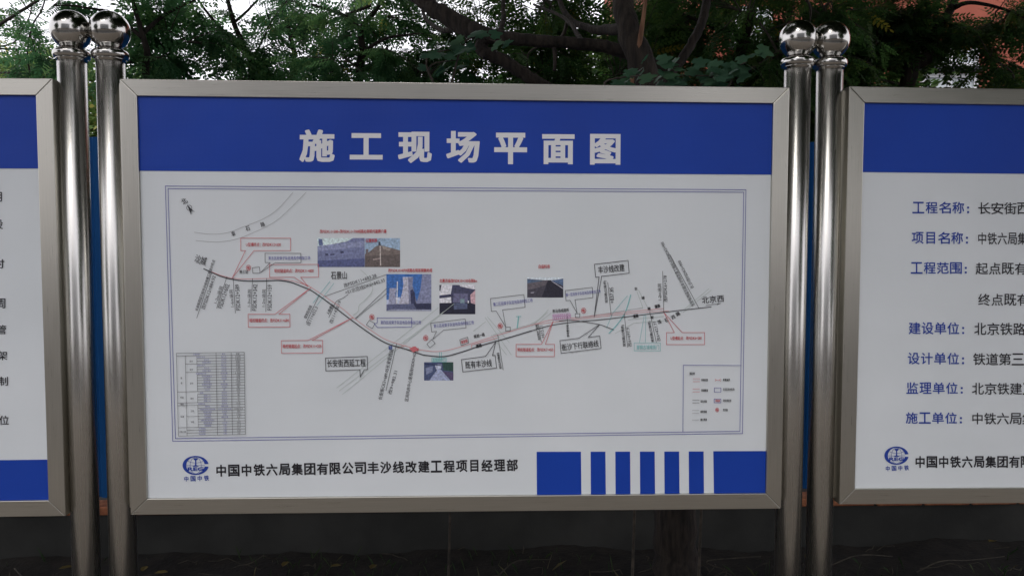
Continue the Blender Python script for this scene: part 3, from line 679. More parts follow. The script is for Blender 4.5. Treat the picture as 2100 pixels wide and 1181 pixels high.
for t, a, b in (('其中', .214, 3), ('其中', .214, 6), ('其中', .214, 11), ('其中', .214, 16.5), ('正线', .214, 21), ('站线', .214, 25), ('路', .064, 9), ('基', .064, 10.8), ('桥涵', .064, 16), ('隧道', .064, 18.5), ('轨道', .064, 23), ('大临工程', .064, 28.5)):
    hw = .024 * len(t) / 2; p.text(t, tb(a - hw, (b + .35) / NR), tb(a + hw, (b + .35) / NR), 4, 'ink_dark', .01, 'table_lettering')
finish(p, cm)
# ---- the six small photographs printed on the map
picture(cm, on_centre, (649.5, 487, 746.5, 546.5), [((92, 100, 140), FULL), ((165, 185, 200), [(0, 0), (.75, 0), (.62, .12), (.3, .22), (0, .28)]), ((110, 118, 155), [(0, .28), (1, .1), (1, .3), (0, .45)]),
    ((48, 52, 84), [(.16, .54), (.22, .53), (.23, .6), (.17, .6)]), ((48, 52, 84), [(.27, .55), (.36, .54), (.36, .59), (.27, .6)]), ((44, 48, 80), [(.48, .46), (.55, .44), (.56, .52), (.49, .53)]), ((66, 74, 120), [(0, .78), (1, .7), (1, 1), (0, 1)]),
    ((70, 85, 130), [(.02, .02), (.1, .04), (.12, .25), (.03, .26)])])
picture(cm, on_centre, (747, 487.3, 819.2, 546.6), [((118, 145, 172), FULL), ((100, 88, 84), [(0, .55), (.14, .46), (.3, .29), (.42, .24), (.5, .26), (.75, .34), (1, .42), (1, 1), (0, 1)]), ((84, 74, 72), [(0, .62), (1, .56), (1, 1), (0, 1)]),
    ((130, 118, 110), [(.5, .28), (.74, .36), (.7, .44), (.52, .38)]), ((160, 150, 145), [(.42, .27), (.45, .27), (.46, .95), (.43, .95)]), ((140, 122, 118), [(.22, .72), (.42, .68), (.42, .73), (.24, .76)]), ((52, 62, 78), [(.39, .12), (.44, .12), (.45, .25), (.38, .25)]), ((92, 82, 84), [(.02, .38), (.1, .38), (.09, .56), (.03, .56)])])
picture(cm, on_centre, (791, 561, 883.3, 637), [((38, 88, 165), FULL), ((150, 160, 185), [(0, .7), (.3, .62), (.3, 1), (0, 1)]), ((124, 128, 155), [(.07, .38), (.22, .38), (.2, .55), (.26, .9), (.03, .9), (.06, .58)]),
    ((150, 150, 168), [(.36, .08), (.6, .08), (.58, .3), (.63, .55), (.7, .86), (.26, .86), (.35, .5), (.38, .28)]), ((104, 108, 138), [(.48, .1), (.6, .08), (.58, .3), (.63, .55), (.7, .86), (.5, .86)]),
    ((104, 110, 145), [(.8, 0), (1, 0), (1, .82), (.66, .82), (.76, .4)]), ((44, 48, 82), [(.53, .44), (.58, .41), (.63, .5), (.66, .84), (.55, .84)]), ((205, 210, 220), [(.235, .2), (.255, .2), (.24, .8), (.22, .8)]),
    ((72, 78, 112), [(0, .82), (1, .79), (1, 1), (0, 1)]), ((40, 44, 74), [(.6, .8), (1, .79), (1, .97), (.68, .97)]), ((120, 126, 150), [(.1, .95), (1, .96), (1, 1), (0, 1)])])
picture(cm, on_centre, (900, 583.3, 973.8, 643.5), [((178, 178, 186), FULL), ((54, 56, 84), [(.36, .0), (.56, .0), (.58, .05), (.84, .12), (1, .16), (1, 1), (.35, 1), (.32, .3)]), ((48, 50, 80), [(0, .36), (.4, .3), (.4, .4), (0, .46)]), ((60, 60, 74), [(0, 0), (.06, 0), (.03, .2), (0, .2)]),
    ((30, 32, 52), [(0, .62), (1, .6), (1, 1), (0, 1)]), ((84, 84, 118), [(.4, .28), (.8, .3), (.8, .6), (.38, .6)]), ((170, 130, 140), [(.86, .34), (1, .18), (1, .66), (.88, .62)]), ((96, 124, 132), [(.58, .48), (.7, .48), (.7, .62), (.58, .62)]), ((235, 230, 235), [(.79, .54), (.82, .54), (.82, .62), (.79, .62)]), ((66, 76, 108), [(.4, .62), (.78, .62), (.78, .82), (.4, .84)])])
picture(cm, on_centre, (1080.8, 568, 1155, 609.3), [((58, 56, 68), FULL), ((168, 180, 190), [(0, 0), (1, 0), (1, .05), (.8, .13), (.5, .14), (.2, .1), (0, .06)]), ((62, 84, 114), [(0, .08), (.2, .12), (.5, .16), (0, .3)]), ((64, 88, 124), [(.66, .15), (1, .07), (1, .42)]), ((82, 76, 84), [(0, .3), (.45, .16), (.58, .14), (.5, .4), (.1, .6), (0, .6)]),
    ((36, 36, 50), [(.58, .14), (.65, .14), (1, .55), (1, 1), (.4, 1)]), ((150, 152, 165), [(.66, .17), (.68, .17), (1, .54), (1, .58)]), ((120, 118, 130), [(.1, .74), (.2, .72), (.18, .78), (.1, .8)])])
picture(cm, on_centre, (868, 742.3, 928.4, 780), [((54, 66, 104), FULL), ((124, 134, 168), [(.46, .38), (.56, .38), (.9, 1), (.18, 1)]), ((36, 66, 60), [(.62, .0), (1, .0), (1, .5), (.66, .44)]), ((150, 158, 180), [(.36, .12), (.6, .12), (.58, .36), (.42, .4)]), ((36, 44, 78), [(0, .05), (.3, .1), (.62, .16), (.62, .2), (0, .14)]), ((68, 58, 92), [(.62, .5), (1, .56), (1, .95), (.94, 1)]), ((98, 108, 142), [(.05, .3), (.3, .22), (.3, .5), (.08, .7)])])
s = Print(on_centre); s.text('古建筑群', (748.7, 496), (772.5, 496), 8, 'ink_red', .015, 'photo_lettering'); finish(s, cm, .0045)

# ---- left board
lm, lL = board('notice_board', 'board at the left edge with blue bands above and below a white field', -.1737 - W, 0, -.00483, .0022, W, (-.147, -.1737 - W - .04))
p = Print(on_plane(0))
def rectL(x0, x1, z0, z1, m, part):   # in the board's own metres
    L_ = lL; pr = p
    pr.heap(part, m).add([L_(x0, BACK, z0), L_(x1, BACK, z0), L_(x1, BACK, z1), L_(x0, BACK, z1)], [(0, 1, 2, 3)])
zb = at(50, 349, BACK)[2] - Z0 + .005; zs = at(50, 945, BACK)[2] - Z0 + .005
rectL(B - .002, W - B + .002, zb, H - B + .002, 'blue', 'title_band'); rectL(B - .002, W - B + .002, B - .002, zs, 'blue', 'bottom_band')
for c, xr, y0, y1 in (('用', 4.6, 394, 414), ('设', 6.8, 450.5, 470), ('时', 9.5, 531.5, 550), ('周', 11.6, 612, 632), ('管', 13.5, 666, 685), ('架', 15.8, 719.5, 738), ('制', 17, 772, 790.5), ('位', 18.8, 851.5, 870.5)):
    p.text(c, (xr - 20, y1), (xr, y1), y1 - y0, 'ink_black', .008, 'character#%d' % y0)
finish(p, lm)

# ---- right board
rm, rL = board('notice_board', 'display board cut off by the right edge, listing project details under a blue band', 1.97168, .00959, .00127, -.00542, W, (1.938, 1.97168 + W + .04))
p = Print(on_plane(.00959))
def rectR(x0, x1, z0, z1, m, part): p.heap(part, m).add([rL(x0, BACK, z0), rL(x1, BACK, z0), rL(x1, BACK, z1), rL(x0, BACK, z1)], [(0, 1, 2, 3)])
rectR(B - .002, W - B + .002, at(1780, 354, .018)[2] - Z0, H - B + .002, 'blue', 'title_band')
for lab, x0, x1, y0, y1, val, vx, vw, ve in (
    ('工程名称', 1870.5, 1976.8, 414, 437.8, '长安街西', 2005.4, 25.4, 26.6), ('项目名称', 1869, 1974.4, 475.7, 500, '中铁六局集团', 2004, 19, 20.6), ('工程范围', 1867, 1972, 537.4, 561.2, '起点既有', 2000.4, 25, 26.6),
    ('', 0, 0, 601, 625, '终点既有', 2005.4, 25, 26.6), ('建设单位', 1863, 1966.6, 660.3, 685, '北京铁路', 1997.2, 25, 26.6), ('设计单位', 1861, 1966.4, 722.5, 746.6, '铁道第三', 1995, 25, 26.4), ('监理单位', 1858.2, 1963.8, 783.3, 806.8, '北京铁建工', 1992.6, 24.6, 26), ('施工单位', 1857, 1962, 844.6, 867.8, '中铁六局集', 1991.7, 24.6, 26)):
    if lab:
        p.row(lab, (x0, y1), (x1, y1 + .4), 24.4, y1 - y0, 'ink_blue', .012, 'heading_character')
        for yy in (y0 + 12, y1 - 2.5): p.poly([(x1 + 6, yy - 2), (x1 + 10, yy - 2), (x1 + 10, yy + 2), (x1 + 6, yy + 2)], 'ink_blue', 'heading_lettering')
    n = len(val); p.row(val, (vx, y1 + 1.6), (vx + vw + ve * (n - 1), y1 + 2), vw, y1 - y0 + .4, 'ink_black', .008, 'character')
p.row(FOOT, (1875.5, 958.4), (1875.5 + 24.05 * 24, 958), 21.8, 24.0, 'ink_black', .024, 'footer_character')
logo(p, 1838, 933.4, .925, .95)
finish(p, rm)
bpy.data.objects.remove(_fo); bpy.data.curves.remove(_fc)

# ================================================================== TREES
def leaflet_template(n_pairs, L=1.0, lw=.075, ll=.21, fold=.12, rng=None):
    """a pinnate leaf: rachis plus paired oval leaflets, 1 unit long, along +x, face +z"""
    v, f = [], []
    v += [(0, -.006, 0), (L, -.003, -.10), (L, .003, -.10), (0, .006, 0)]; f.append((0, 1, 2, 3))
    def lf(px, pz, ang, s):
        ca, sa = math.cos(ang), math.sin(ang); b = len(v); dr = -.16 - .1 * rng.random()
        for (a, c, h) in ((0, 0, 0), (.30, .5, fold), (.72, .42, fold * .8), (1, 0, 0), (.72, -.42, fold * .8), (.30, -.5, fold)):
            x_ = a * ll * s; y_ = c * lw * 2 * s; v.append((px + x_ * ca - y_ * sa, x_ * sa + y_ * ca, pz + h * lw + dr * x_))
        f.append((b, b + 1, b + 2, b + 3)); f.append((b, b + 3, b + 4, b + 5))
    for i in range(n_pairs):
        t = .16 + .80 * i / n_pairs; pz = -.10 * t * t; s = .78 + .35 * math.sin(math.pi * (t * .8 + .15))
        for sg in (1, -1): lf(t + rng.uniform(-.01, .01), pz, sg * (1.15 - .35 * t) + rng.uniform(-.15, .15), s * rng.uniform(.9, 1.1))
    lf(.97, -.10, rng.uniform(-.1, .1), .95)
    return np.array(v), f

def simple_template():
    v = [(0, 0, 0), (.3, .28, .06), (.75, .24, .05), (1, 0, -.05), (.75, -.24, .05), (.3, -.28, .06)]
    return np.array(v, float), [(0, 1, 2, 3), (0, 3, 4, 5)]

def cluster_template(rng, n=7):
    """a small spray of simple leaves, for trees too far off to show leaflets"""
    V, Fc = [], []; s, fs = simple_template()
    for i in range(n):
        p = np.array([rng.uniform(0, 1), rng.uniform(-.35, .35), rng.uniform(-.25, .25)]); a = rng.uniform(-1.4, 1.4); t = rng.uniform(-.6, .6)
        R = np.array([[math.cos(a), -math.sin(a), 0], [math.sin(a), math.cos(a), 0], [0, 0, 1]]) @ np.array([[1, 0, 0], [0, math.cos(t), -math.sin(t)], [0, math.sin(t), math.cos(t)]])
        b = len(V); V += list((s * .45) @ R.T + p); Fc += [tuple(b + j for j in q) for q in fs]
    return np.array(V), Fc
_r = random.Random(11)
PIN = [leaflet_template(n, rng=_r, lw=w_, ll=l_) for n, w_, l_ in ((6, .040, .165), (7, .037, .150), (5, .044, .18), (6, .038, .16))]
SPR = [cluster_template(_r) for _ in range(4)]

def frames(d, up, roll):
    d = d / np.linalg.norm(d, axis=1)[:, None]
    s = np.cross(up, d); s /= np.linalg.norm(s, axis=1)[:, None] + 1e-9; n = np.cross(d, s)
    c, q = np.cos(roll)[:, None], np.sin(roll)[:, None]
    return d, c * s + q * n, -q * s + c * n

def leaf_mesh(name, templ, pos, d, roll, size, tint, org):
    """all leaves of one crown in one mesh, each leaf with its own tint value"""
    up = np.tile([0, 0, 1.0], (len(pos), 1)); X, Y, Z = frames(d, up, roll)
    Vs, Fl, Tn = [], [], []; base = 0; which = np.arange(len(pos)) % len(templ)
    for k, (tv, tf) in enumerate(templ):
        idx = np.where(which == k)[0]
        if not len(idx): continue
        v = pos[idx, None, :] + size[idx, None, None] * (tv[None, :, 0:1] * X[idx, None, :] + tv[None, :, 1:2] * Y[idx, None, :] + tv[None, :, 2:3] * Z[idx, None, :])
        f = np.array(tf)[None] + (np.arange(len(idx)) * len(tv))[:, None, None] + base
        Vs.append(v.reshape(-1, 3)); Fl.append(f.reshape(-1, 4)); Tn.append(np.repeat(tint[idx], len(tv))); base += len(idx) * len(tv)
    V = np.concatenate(Vs) - org; Fq = np.concatenate(Fl); T = np.concatenate(Tn)
    me = bpy.data.meshes.new(name); me.vertices.add(len(V)); me.vertices.foreach_set('co', V.ravel().astype(np.float32))
    me.loops.add(Fq.size); me.loops.foreach_set('vertex_index', Fq.ravel().astype(np.int32))
    me.polygons.add(len(Fq)); me.polygons.foreach_set('loop_start', np.arange(0, Fq.size, 4, dtype=np.int32))
    me.update(calc_edges=True); a = me.attributes.new('tint', 'FLOAT', 'POINT'); a.data.foreach_set('value', T.astype(np.float32))
    return me

LEAFM = {}
def single_leaf(k, m, tintv):
    key = (k, m, tintv)
    if key not in LEAFM:
        tv, tf = PIN[k]
        me = bpy.data.meshes.new('leaf'); me.from_pydata([tuple(q) for q in tv], [], tf); a = me.attributes.new('tint', 'FLOAT', 'POINT')
        a.data.foreach_set('value', [tintv] * len(tv)); me.materials.append(M[m]); LEAFM[key] = me
    return LEAFM[key]

def on_photo(P):
    d = P - CAM; z = d @ FX; return 1050 + F * (d @ RX) / z, 590.5 - F * (d @ UX) / z, z

def make_tree(name, label, cat, stems, vols, m, seed, leafsize=.21, templ=None, near=0, bark='bark', group=None, twigs=True, per=9, spread=.22, outward=None, skip=None):
    rg = np.random.default_rng(seed); rr = random.Random(seed)
    base = np.array(stems[0][0][0], float)
    root = empty(name, (base[0], base[1], 0), label, cat, group)
    S = []
    for i, (pts, rad) in enumerate(stems):
        P, R = grow(pts, rad, 7)
        P = P + rg.normal(0, .004, P.shape) * (R[:, None] / .05); S.append(P)
        v, f = tube(P, R, 12 if rad[0] > .03 else 7, .05, rr)
        mk('trunk' if i == 0 else 'limb', v, f, bark, root, smooth=True)
    A = np.concatenate(S); cen = []
    for (c, e, n) in vols:
        q = rg.normal(0, 1, (n, 3)); q /= np.linalg.norm(q, axis=1)[:, None]; q *= rg.random((n, 1)) ** .42
        cen.append(np.array(c) + q * np.array(e))
    C = np.concatenate(cen)
    if skip is not None: C = C[[not skip(x) for x in C]]
    # boughs first: each reaches from the nearest limb towards a hub among the sprays
    tw = Heap()
    if len(C) > 12:
        for hb in C[rg.permutation(len(C))[:max(3, len(C) // 13)]]:
            a = A[np.argmin(((A - hb) ** 2).sum(1) + (A[:, 2] > hb[2] + .2) * .4)]; v = hb - a; L = np.linalg.norm(v) + 1e-6
            pts = [a, a + v * .35 + rg.normal(0, .05 * min(L, 1.5), 3) + np.array([0, 0, .08 * L]), a + v * .7 + rg.normal(0, .07 * min(L, 1.5), 3) + np.array([0, 0, .07 * L]), hb]
            r0 = min(.006 + .010 * L, .03); P, Rr = grow(pts, [r0, r0 * .75, r0 * .5, .003], 6); tw.add(*tube(P, Rr, 5)); A = np.concatenate([A, P[3:]])
    pos, dr, sz, ro, ti = [], [], [], [], []
    for c in C:
        j = np.argmin(((A - c) ** 2).sum(1) + (A[:, 2] > c[2] + .3) * .3); a = A[j]; v = c - a; L = np.linalg.norm(v) + 1e-6
        # twig leaves its limb, bows and droops at the tip
        mid = a + v * .55 + np.array([0, 0, .12 * L]) + rg.normal(0, .05 * min(L, 2), 3); hd = (c - mid); hd /= np.linalg.norm(hd) + 1e-6
        t = np.linspace(0, 1, 7)[:, None]; P = (1 - t) ** 2 * a + 2 * t * (1 - t) * mid + t * t * c
        if twigs: tw.add(*tube(P, np.linspace(min(.003 + .0035 * L, .009), .0012, 7), 4))
        lt = rg.random() ** 1.4 * .8
        for k in range(per):
            u = .35 + .65 * (k + .5) / per if L < spread * 3 else 1 - (spread * 2.2 / L) * (1 - (k + .5) / per)
            q = (1 - u) ** 2 * a + 2 * u * (1 - u) * mid + u * u * c
            az_ = k * 2.4 + rg.random(); sd_ = np.array([math.cos(az_), math.sin(az_), -.15 - .45 * rg.random()])
            dd = sd_ + hd * .8 + rg.normal(0, .15, 3); pos.append(q + rg.normal(0, spread * .28, 3) * (0 if templ is None else 1)); dr.append(dd)
            sz.append(leafsize * rg.uniform(.65, 1.15)); ro.append(rg.normal(0, .45)); ti.append(min(1, max(0, lt + rg.normal(0, .12) + (.35 if rg.random() < .02 else 0))))
    pos, dr, sz, ro, ti = map(np.array, (pos, dr, sz, ro, ti))
    if twigs: o = tw.make('twigs', 'twig', root, True); o['kind'] = 'stuff'
    single = np.zeros(len(pos), bool)
    if near:
        mids = pos + dr / np.linalg.norm(dr, axis=1)[:, None] * sz[:, None] * .5
        u, v, z = on_photo(mids); okk = (u > 5) & (u < 2095) & (v > 5) & (v < 172) & (z > .3)
        idx = np.where(okk)[0]; idx = idx[np.argsort(z[idx] / sz[idx])][:near]; single[idx] = True
        X, Y, Z = frames(dr, np.tile([0, 0, 1.0], (len(pos), 1)), ro)
        for n_, i in enumerate(idx):
            me = single_leaf(n_ % 4, m, round(float(ti[i]) * 5) / 5)
            o = bpy.data.objects.new('leaf', me); COL.objects.link(o); o.parent = root; s_ = sz[i]; p_ = pos[i] - np.array(root.location)
            o.matrix_local = Matrix(((X[i][0] * s_, Y[i][0] * s_, Z[i][0] * s_, p_[0]), (X[i][1] * s_, Y[i][1] * s_, Z[i][1] * s_, p_[1]), (X[i][2] * s_, Y[i][2] * s_, Z[i][2] * s_, p_[2]), (0, 0, 0, 1)))
    kq = ~single
    me = leaf_mesh('crown', templ or PIN, pos[kq], dr[kq], ro[kq], sz[kq], ti[kq], np.array(root.location))
    o = link('crown', me, m, root); o['kind'] = 'stuff'
    return root

def V(u, v, Y, ex, ey, ez, n): return (tuple(at(u, v, Y)), (ex, ey, ez), n)
def ln(pts): return [tuple(at(u, v, Y)) for u, v, Y in pts]
T_ = at(1385, 1150, 1.22)
# the tree whose foot shows below the middle board; one heavy limb swings left over the board
make_tree('pagoda_tree', 'dark-barked leaning tree behind the middle board, trunk foot visible under its lower right', 'tree',
    [([(T_[0] + .02, 1.24, -.05), (T_[0], 1.22, .30), (T_[0] - .02, 1.25, 1.1), tuple(at(1330, 200, 1.3)), tuple(at(1288, 60, 1.35)), tuple(at(1275, -60, 1.5)), tuple(at(1262, -260, 1.7)), tuple(at(1240, -600, 2.0))], [.115, .092, .084, .066, .050, .046, .04, .03]),
     (ln([(1345, 260, 1.33), (1370, 165, 1.42), (1318, 122, 1.45), (1240, 96, 1.46), (1150, 88, 1.44), (1065, 82, 1.42), (1000, 72, 1.45), (950, 55, 1.5), (895, 22, 1.55), (845, -12, 1.62), (760, -80, 1.8)]), [.05, .034, .030, .028, .027, .028, .034, .043, .038, .032, .024]),
     (ln([(1000, 74, 1.46), (985, 100, 1.46), (1010, 115, 1.47), (1060, 142, 1.48), (1105, 172, 1.5), (1160, 205, 1.55)]), [.026, .031, .031, .029, .030, .03]),
     (ln([(1335, 185, 1.36), (1376, 150, 1.4), (1412, 100, 1.42), (1440, 45, 1.45), (1452, -10, 1.5), (1480, -120, 1.7)]), [.03, .022, .022, .021, .020, .012]),
     (ln([(1284, 60, 1.40), (1215, 60, 1.8), (1160, 30, 2.1), (1130, -60, 2.4)]), [.03, .02, .016, .01]),
     (ln([(945, 55, 1.5), (905, 62, 1.7), (868, 28, 2.0), (872, -40, 2.2)]), [.016, .012, .009, .005]),
     (ln([(1135, 90, 1.45), (1138, 120, 1.4), (1137, 146, 1.38)]), [.010, .009, .008]),
     (ln([(1200, 96, 1.46), (1160, 40, 1.9), (1095, 10, 2.3)]), [.014, .010, .007]),
     (ln([(1020, 78, 1.44), (1032, 40, 1.6), (1030, -30, 1.8)]), [.014, .012, .009])],
    [((1.5, 3.2, 2.75), (1.0, .8, .75), 170), ((2.6, 3.0, 2.8), (1.0, .8, .8), 210), ((1.3, 1.2, 4.7), (2.8, 2.0, .8), 230), ((1.9, 3.6, 2.4), (1.2, .7, .55), 150), ((1.15, 3.5, 3.05), (.75, .6, .38), 95)],
    'leaf_dark', 21, .19, near=110, group='trees behind the boards', per=10)
mk('split_branch', *tube(grow(ln([(1296, 178, 1.30), (1306, 120, 1.28), (1316, 60, 1.27), (1324, 0, 1.27), (1330, -60, 1.3)]), [.016, .011, .008, .006, .004])[0], np.linspace(.016, .005, 25), 7), 'bark_pale', origin=tuple(at(1296, 178, 1.30)), smooth=True)
props(bpy.data.objects['split_branch'], 'pale orange split branch rising beside the dark leaning trunk', 'branch')

def stem_up(u0, v0, u1, v1, Y, r, extra=()):
    a, b = at(u0, v0, Y), at(u1, v1, Y); k = (a[2] + .02) / (b[2] - a[2] + 1e-6)
    foot = (a[0] + (a[0] - b[0]) * .25, Y + .05, -.03)
    return ([foot, tuple((np.array(foot) + a) / 2 + np.array([.03, 0, 0])), tuple(a), tuple((a + b) / 2 + np.array([.02, 0, 0])), tuple(b)] + list(extra), [r * 1.6, r * 1.4, r * 1.1, r, r * .8] + [r * .5] * len(extra))
s1 = stem_up(516, 165, 478, 42, 3.3, .020, (tuple(at(455, -60, 3.4)), tuple(at(440, -220, 3.6))))
make_tree('sapling', 'slim dark-stemmed sapling left of centre above the middle board, sky showing between its leaves', 'tree',
    [s1, (ln([(497, 100, 3.3), (455, 60, 3.2), (420, 20, 3.1), (395, -20, 3.1)]), [.012, .010, .008, .005]), (ln([(505, 130, 3.3), (462, 95, 3.5), (410, 122, 3.5), (370, 150, 3.5)]), [.010, .008, .006, .004]), (ln([(480, 48, 3.3), (520, 10, 3.4), (560, -40, 3.5)]), [.01, .008, .005])],
    [V(400, 128, 3.2, .55, .6, .27, 39), V(470, 30, 3.2, .6, .6, .28, 30), V(335, 60, 3.2, .33, .5, .28, 15), V(520, 110, 3.3, .3, .5, .25, 12)],
    'leaf', 22, .19, near=90, group='trees behind the boards', per=9)
s2 = stem_up(604, 165, 592, 60, 3.9, .020, (tuple(at(574, -20, 3.9)), tuple(at(560, -160, 4.0))))
make_tree('sapling', 'sapling with a few yellowing leaves, one thin straight stem just left of the title', 'tree',
    [s2, (ln([(596, 100, 3.9), (560, 60, 3.9), (545, 20, 3.9)]), [.012, .01, .006]), (ln([(594, 80, 3.9), (640, 60, 3.8), (690, 40, 3.7), (760, 12, 3.5)]), [.014, .013, .012, .012]), (ln([(600, 140, 3.9), (640, 110, 3.9), (668, 80, 3.9)]), [.01, .008, .006])],
    [V(600, 148, 4.0, .55, .6, .20, 29), V(680, 40, 3.9, .6, .6, .28, 29), V(590, 20, 3.9, .35, .5, .2, 12)],
    'leaf', 23, .19, near=70, group='trees behind the boards', per=9)
s3 = stem_up(738, 172, 742, 60, 3.0, .024, (tuple(at(790, -10, 3.0)), tuple(at(850, -160, 3.1))))
make_tree('young_tree', 'young tree with thick low foliage behind the boards under the great limb left of centre', 'tree',
    [s3, (ln([(742, 62, 3.0), (700, 30, 3.1), (640, 10, 3.2)]), [.014, .012, .008]), (ln([(740, 110, 3.0), (790, 80, 2.9), (850, 70, 2.8)]), [.014, .010, .006])],
    [V(725, 140, 3.0, .5, .5, .22, 43), V(800, 66, 3.1, .45, .5, .28, 35), V(880, 135, 3.0, .4, .4, .2, 26), V(720, 80, 3.2, .3, .4, .2, 13)],
    'leaf', 24, .17, near=60, group='trees behind the boards', per=9)
# far-left twiggy tree with sparse leaves
s4 = stem_up(-90, 200, -60, 60, 4.6, .05, (tuple(at(-20, -60, 4.6)), tuple(at(30, -240, 4.8))))
make_tree('sparse_tree', 'thin-leaved tree at the far left, bare twigs crossing the white sky', 'tree',
    [s4, (ln([(-75, 90, 4.6), (0, 50, 4.3), (45, 22, 4.2), (88, -5, 4.1), (150, -40, 4.0)]), [.02, .014, .012, .010, .006]), (ln([(-60, 100, 4.6), (20, 92, 4.4), (45, 62, 4.3), (62, 30, 4.3), (66, -10, 4.3)]), [.012, .006, .005, .005, .004]),
     (ln([(62, 152, 4.2), (56, 110, 4.1), (66, 55, 4.1), (85, 22, 4.1), (96, -12, 4.1)]), [.007, .006, .006, .006, .005]), (ln([(-20, 150, 4.5), (28, 150, 4.4), (62, 152, 4.2)]), [.010, .008, .007]), (ln([(28, -20, 4.2), (60, 22, 4.2), (95, 45, 4.2)]), [.005, .004, .003])],
    [V(15, 92, 4.6, .32, .4, .28, 15), V(5, 20, 4.6, .35, .4, .16, 8), V(62, 132, 4.4, .26, .3, .11, 6)],
    'leaf', 25, .19, near=20, group='trees behind the boards', per=7, bark='twig')
# leaves around the left pair of posts
s5 = stem_up(300, 168, 292, 70, 2.6, .020, (tuple(at(270, -10, 2.6)), tuple(at(250, -160, 2.7))))
make_tree('young_tree', 'young tree with paired oval leaflets spreading around the left pair of posts', 'tree',
    [s5, (ln([(294, 80, 2.6), (230, 30, 2.6), (160, 14, 2.6), (110, 12, 2.6)]), [.014, .009, .006, .003]), (ln([(297, 120, 2.6), (240, 130, 2.7), (170, 110, 2.8), (100, 125, 2.8), (60, 118, 2.8)]), [.014, .010, .007, .004, .002]), (ln([(292, 70, 2.6), (340, 30, 2.7), (400, 0, 2.8)]), [.014, .01, .006])],
    [V(295, 130, 2.8, .30, .4, .20, 23), V(310, 22, 2.8, .32, .4, .18, 15), V(215, 110, 2.8, .10, .3, .24, 5), V(110, 142, 2.8, .24, .3, .07, 9), V(125, 12, 2.7, .16, .3, .07, 5), V(92, 82, 2.8, .06, .2, .05, 3), V(225, 8, 2.8, .2, .3, .08, 5)],
    'leaf', 26, .21, near=90, group='trees behind the boards', per=8)
# dense dark trees on the right
s6 = stem_up(1500, 178, 1530, 60, 3.2, .05, (tuple(at(1560, -60, 3.3)), tuple(at(1600, -320, 3.5))))
make_tree('dense_tree', 'dense dark tree left of the right pair of posts, red wall glimpsed through it', 'tree',
    [s6, (ln([(1528, 70, 3.2), (1480, 60, 3.1), (1430, 42, 3.0), (1400, 30, 3.0)]), [.022, .016, .012, .008]), (ln([(1520, 100, 3.2), (1600, 80, 3.2), (1680, 30, 3.2)]), [.022, .018, .010])],
    [((2.35, 3.4, 2.40), (.8, .6, .42), 170), ((2.3, 3.9, 3.2), (.8, .6, .34), 90), ((2.9, 3.0, 4.3), (1.3, 1.2, .8), 180)],
    'leaf_dark', 27, .20, near=60, group='trees behind the boards', per=10, skip=lambda x: abs(on_photo(x)[0] - 1472) < 34 and abs(on_photo(x)[1] - 60) < 45)
s7 = stem_up(1860, 178, 1925, 60, 3.4, .05, (tuple(at(1958, 0, 3.4)), tuple(at(1990, -120, 3.5)), tuple(at(2040, -360, 3.7))))
make_tree('dense_tree', 'dense dark tree right of the right pair of posts with red wall above it', 'tree',
    [s7, (ln([(1950, 20, 3.4), (1990, 6, 3.3), (2060, 20, 3.2), (2130, 50, 3.2)]), [.02, .014, .010, .006]), (ln([(1900, 100, 3.4), (1820, 60, 3.4), (1760, 20, 3.4)]), [.02, .014, .008])],
    [((3.7, 3.4, 2.38), (.9, .6, .40), 210), ((3.8, 3.7, 3.05), (.62, .5, .24), 110), ((4.7, 3.3, 3.0), (.5, .5, .25), 26), ((4.7, 3.2, 2.45), (.7, .7, .40), 130), ((3.3, 3.3, 2.8), (.5, .5, .4), 70), ((3.75, 3.6, 3.2), (.65, .5, .22), 90), ((4.55, 3.4, 3.22), (.6, .5, .16), 46), ((4.2, 3.3, 4.4), (1.4, 1.2, .7), 160)],
    'leaf_dark', 28, .21, near=80, group='trees behind the boards', per=10, skip=lambda x: (abs(on_photo(x)[0] - 1972) < 40 and abs(on_photo(x)[1] - 166) < 16) or (on_photo(x)[1] < 34 and 1930 < on_photo(x)[0] < 2080))
# far trees seen low between the stems and in the gap of the left posts
def far_tree(u, Y, top, wd, n, seed, label, m='leaf_far'):
    b = at(u, 300, Y); zt = at(u, top, Y)[2]; x0 = b[0]
    make_tree('far_tree', label, 'tree', [([(x0, Y, 0), (x0 + .1, Y, zt * .35), (x0, Y + .1, zt * .7), (x0 + .05, Y, zt * .92)], [.16, .12, .08, .03]),
        ([(x0 + .1, Y, zt * .35), (x0 + wd * .4, Y, zt * .6), (x0 + wd * .6, Y, zt * .75)], [.07, .05, .02]), ([(x0, Y, zt * .4), (x0 - wd * .4, Y, zt * .62), (x0 - wd * .6, Y, zt * .78)], [.07, .05, .02])],
        [((x0, Y, zt * .62), (wd, wd * .8, zt * .36), n)], m, seed, .26, templ=SPR, group='far trees beyond the fence', per=12, spread=.5)
far_tree(20, 16, 66, 2.0, 300, 31, 'pale yellow-green far tree behind the left board, leftmost of those beyond the fence')
far_tree(200, 14, 96, 1.5, 220, 32, 'bright green far tree seen in the gap between the left pair of posts')
far_tree(470, 17, 150, 2.0, 120, 33, 'pale far tree low behind the sapling stems left of the title')
far_tree(660, 18, 152, 1.9, 120, 34, 'pale far tree low behind the boards right of the sapling stems')
far_tree(1080, 15, 150, 2.2, 160, 35, 'deep green far tree behind the great limb above the middle board', 'leaf_dark')
far_tree(1240, 11, 20, 2.2, 260, 36, 'broad dark far tree behind the leaning trunk', 'leaf_dark')
far_tree(1700, 7.4, 60, 1.6, 200, 37, 'dark tree in front of the red building behind the right pair of posts', 'leaf_dark')
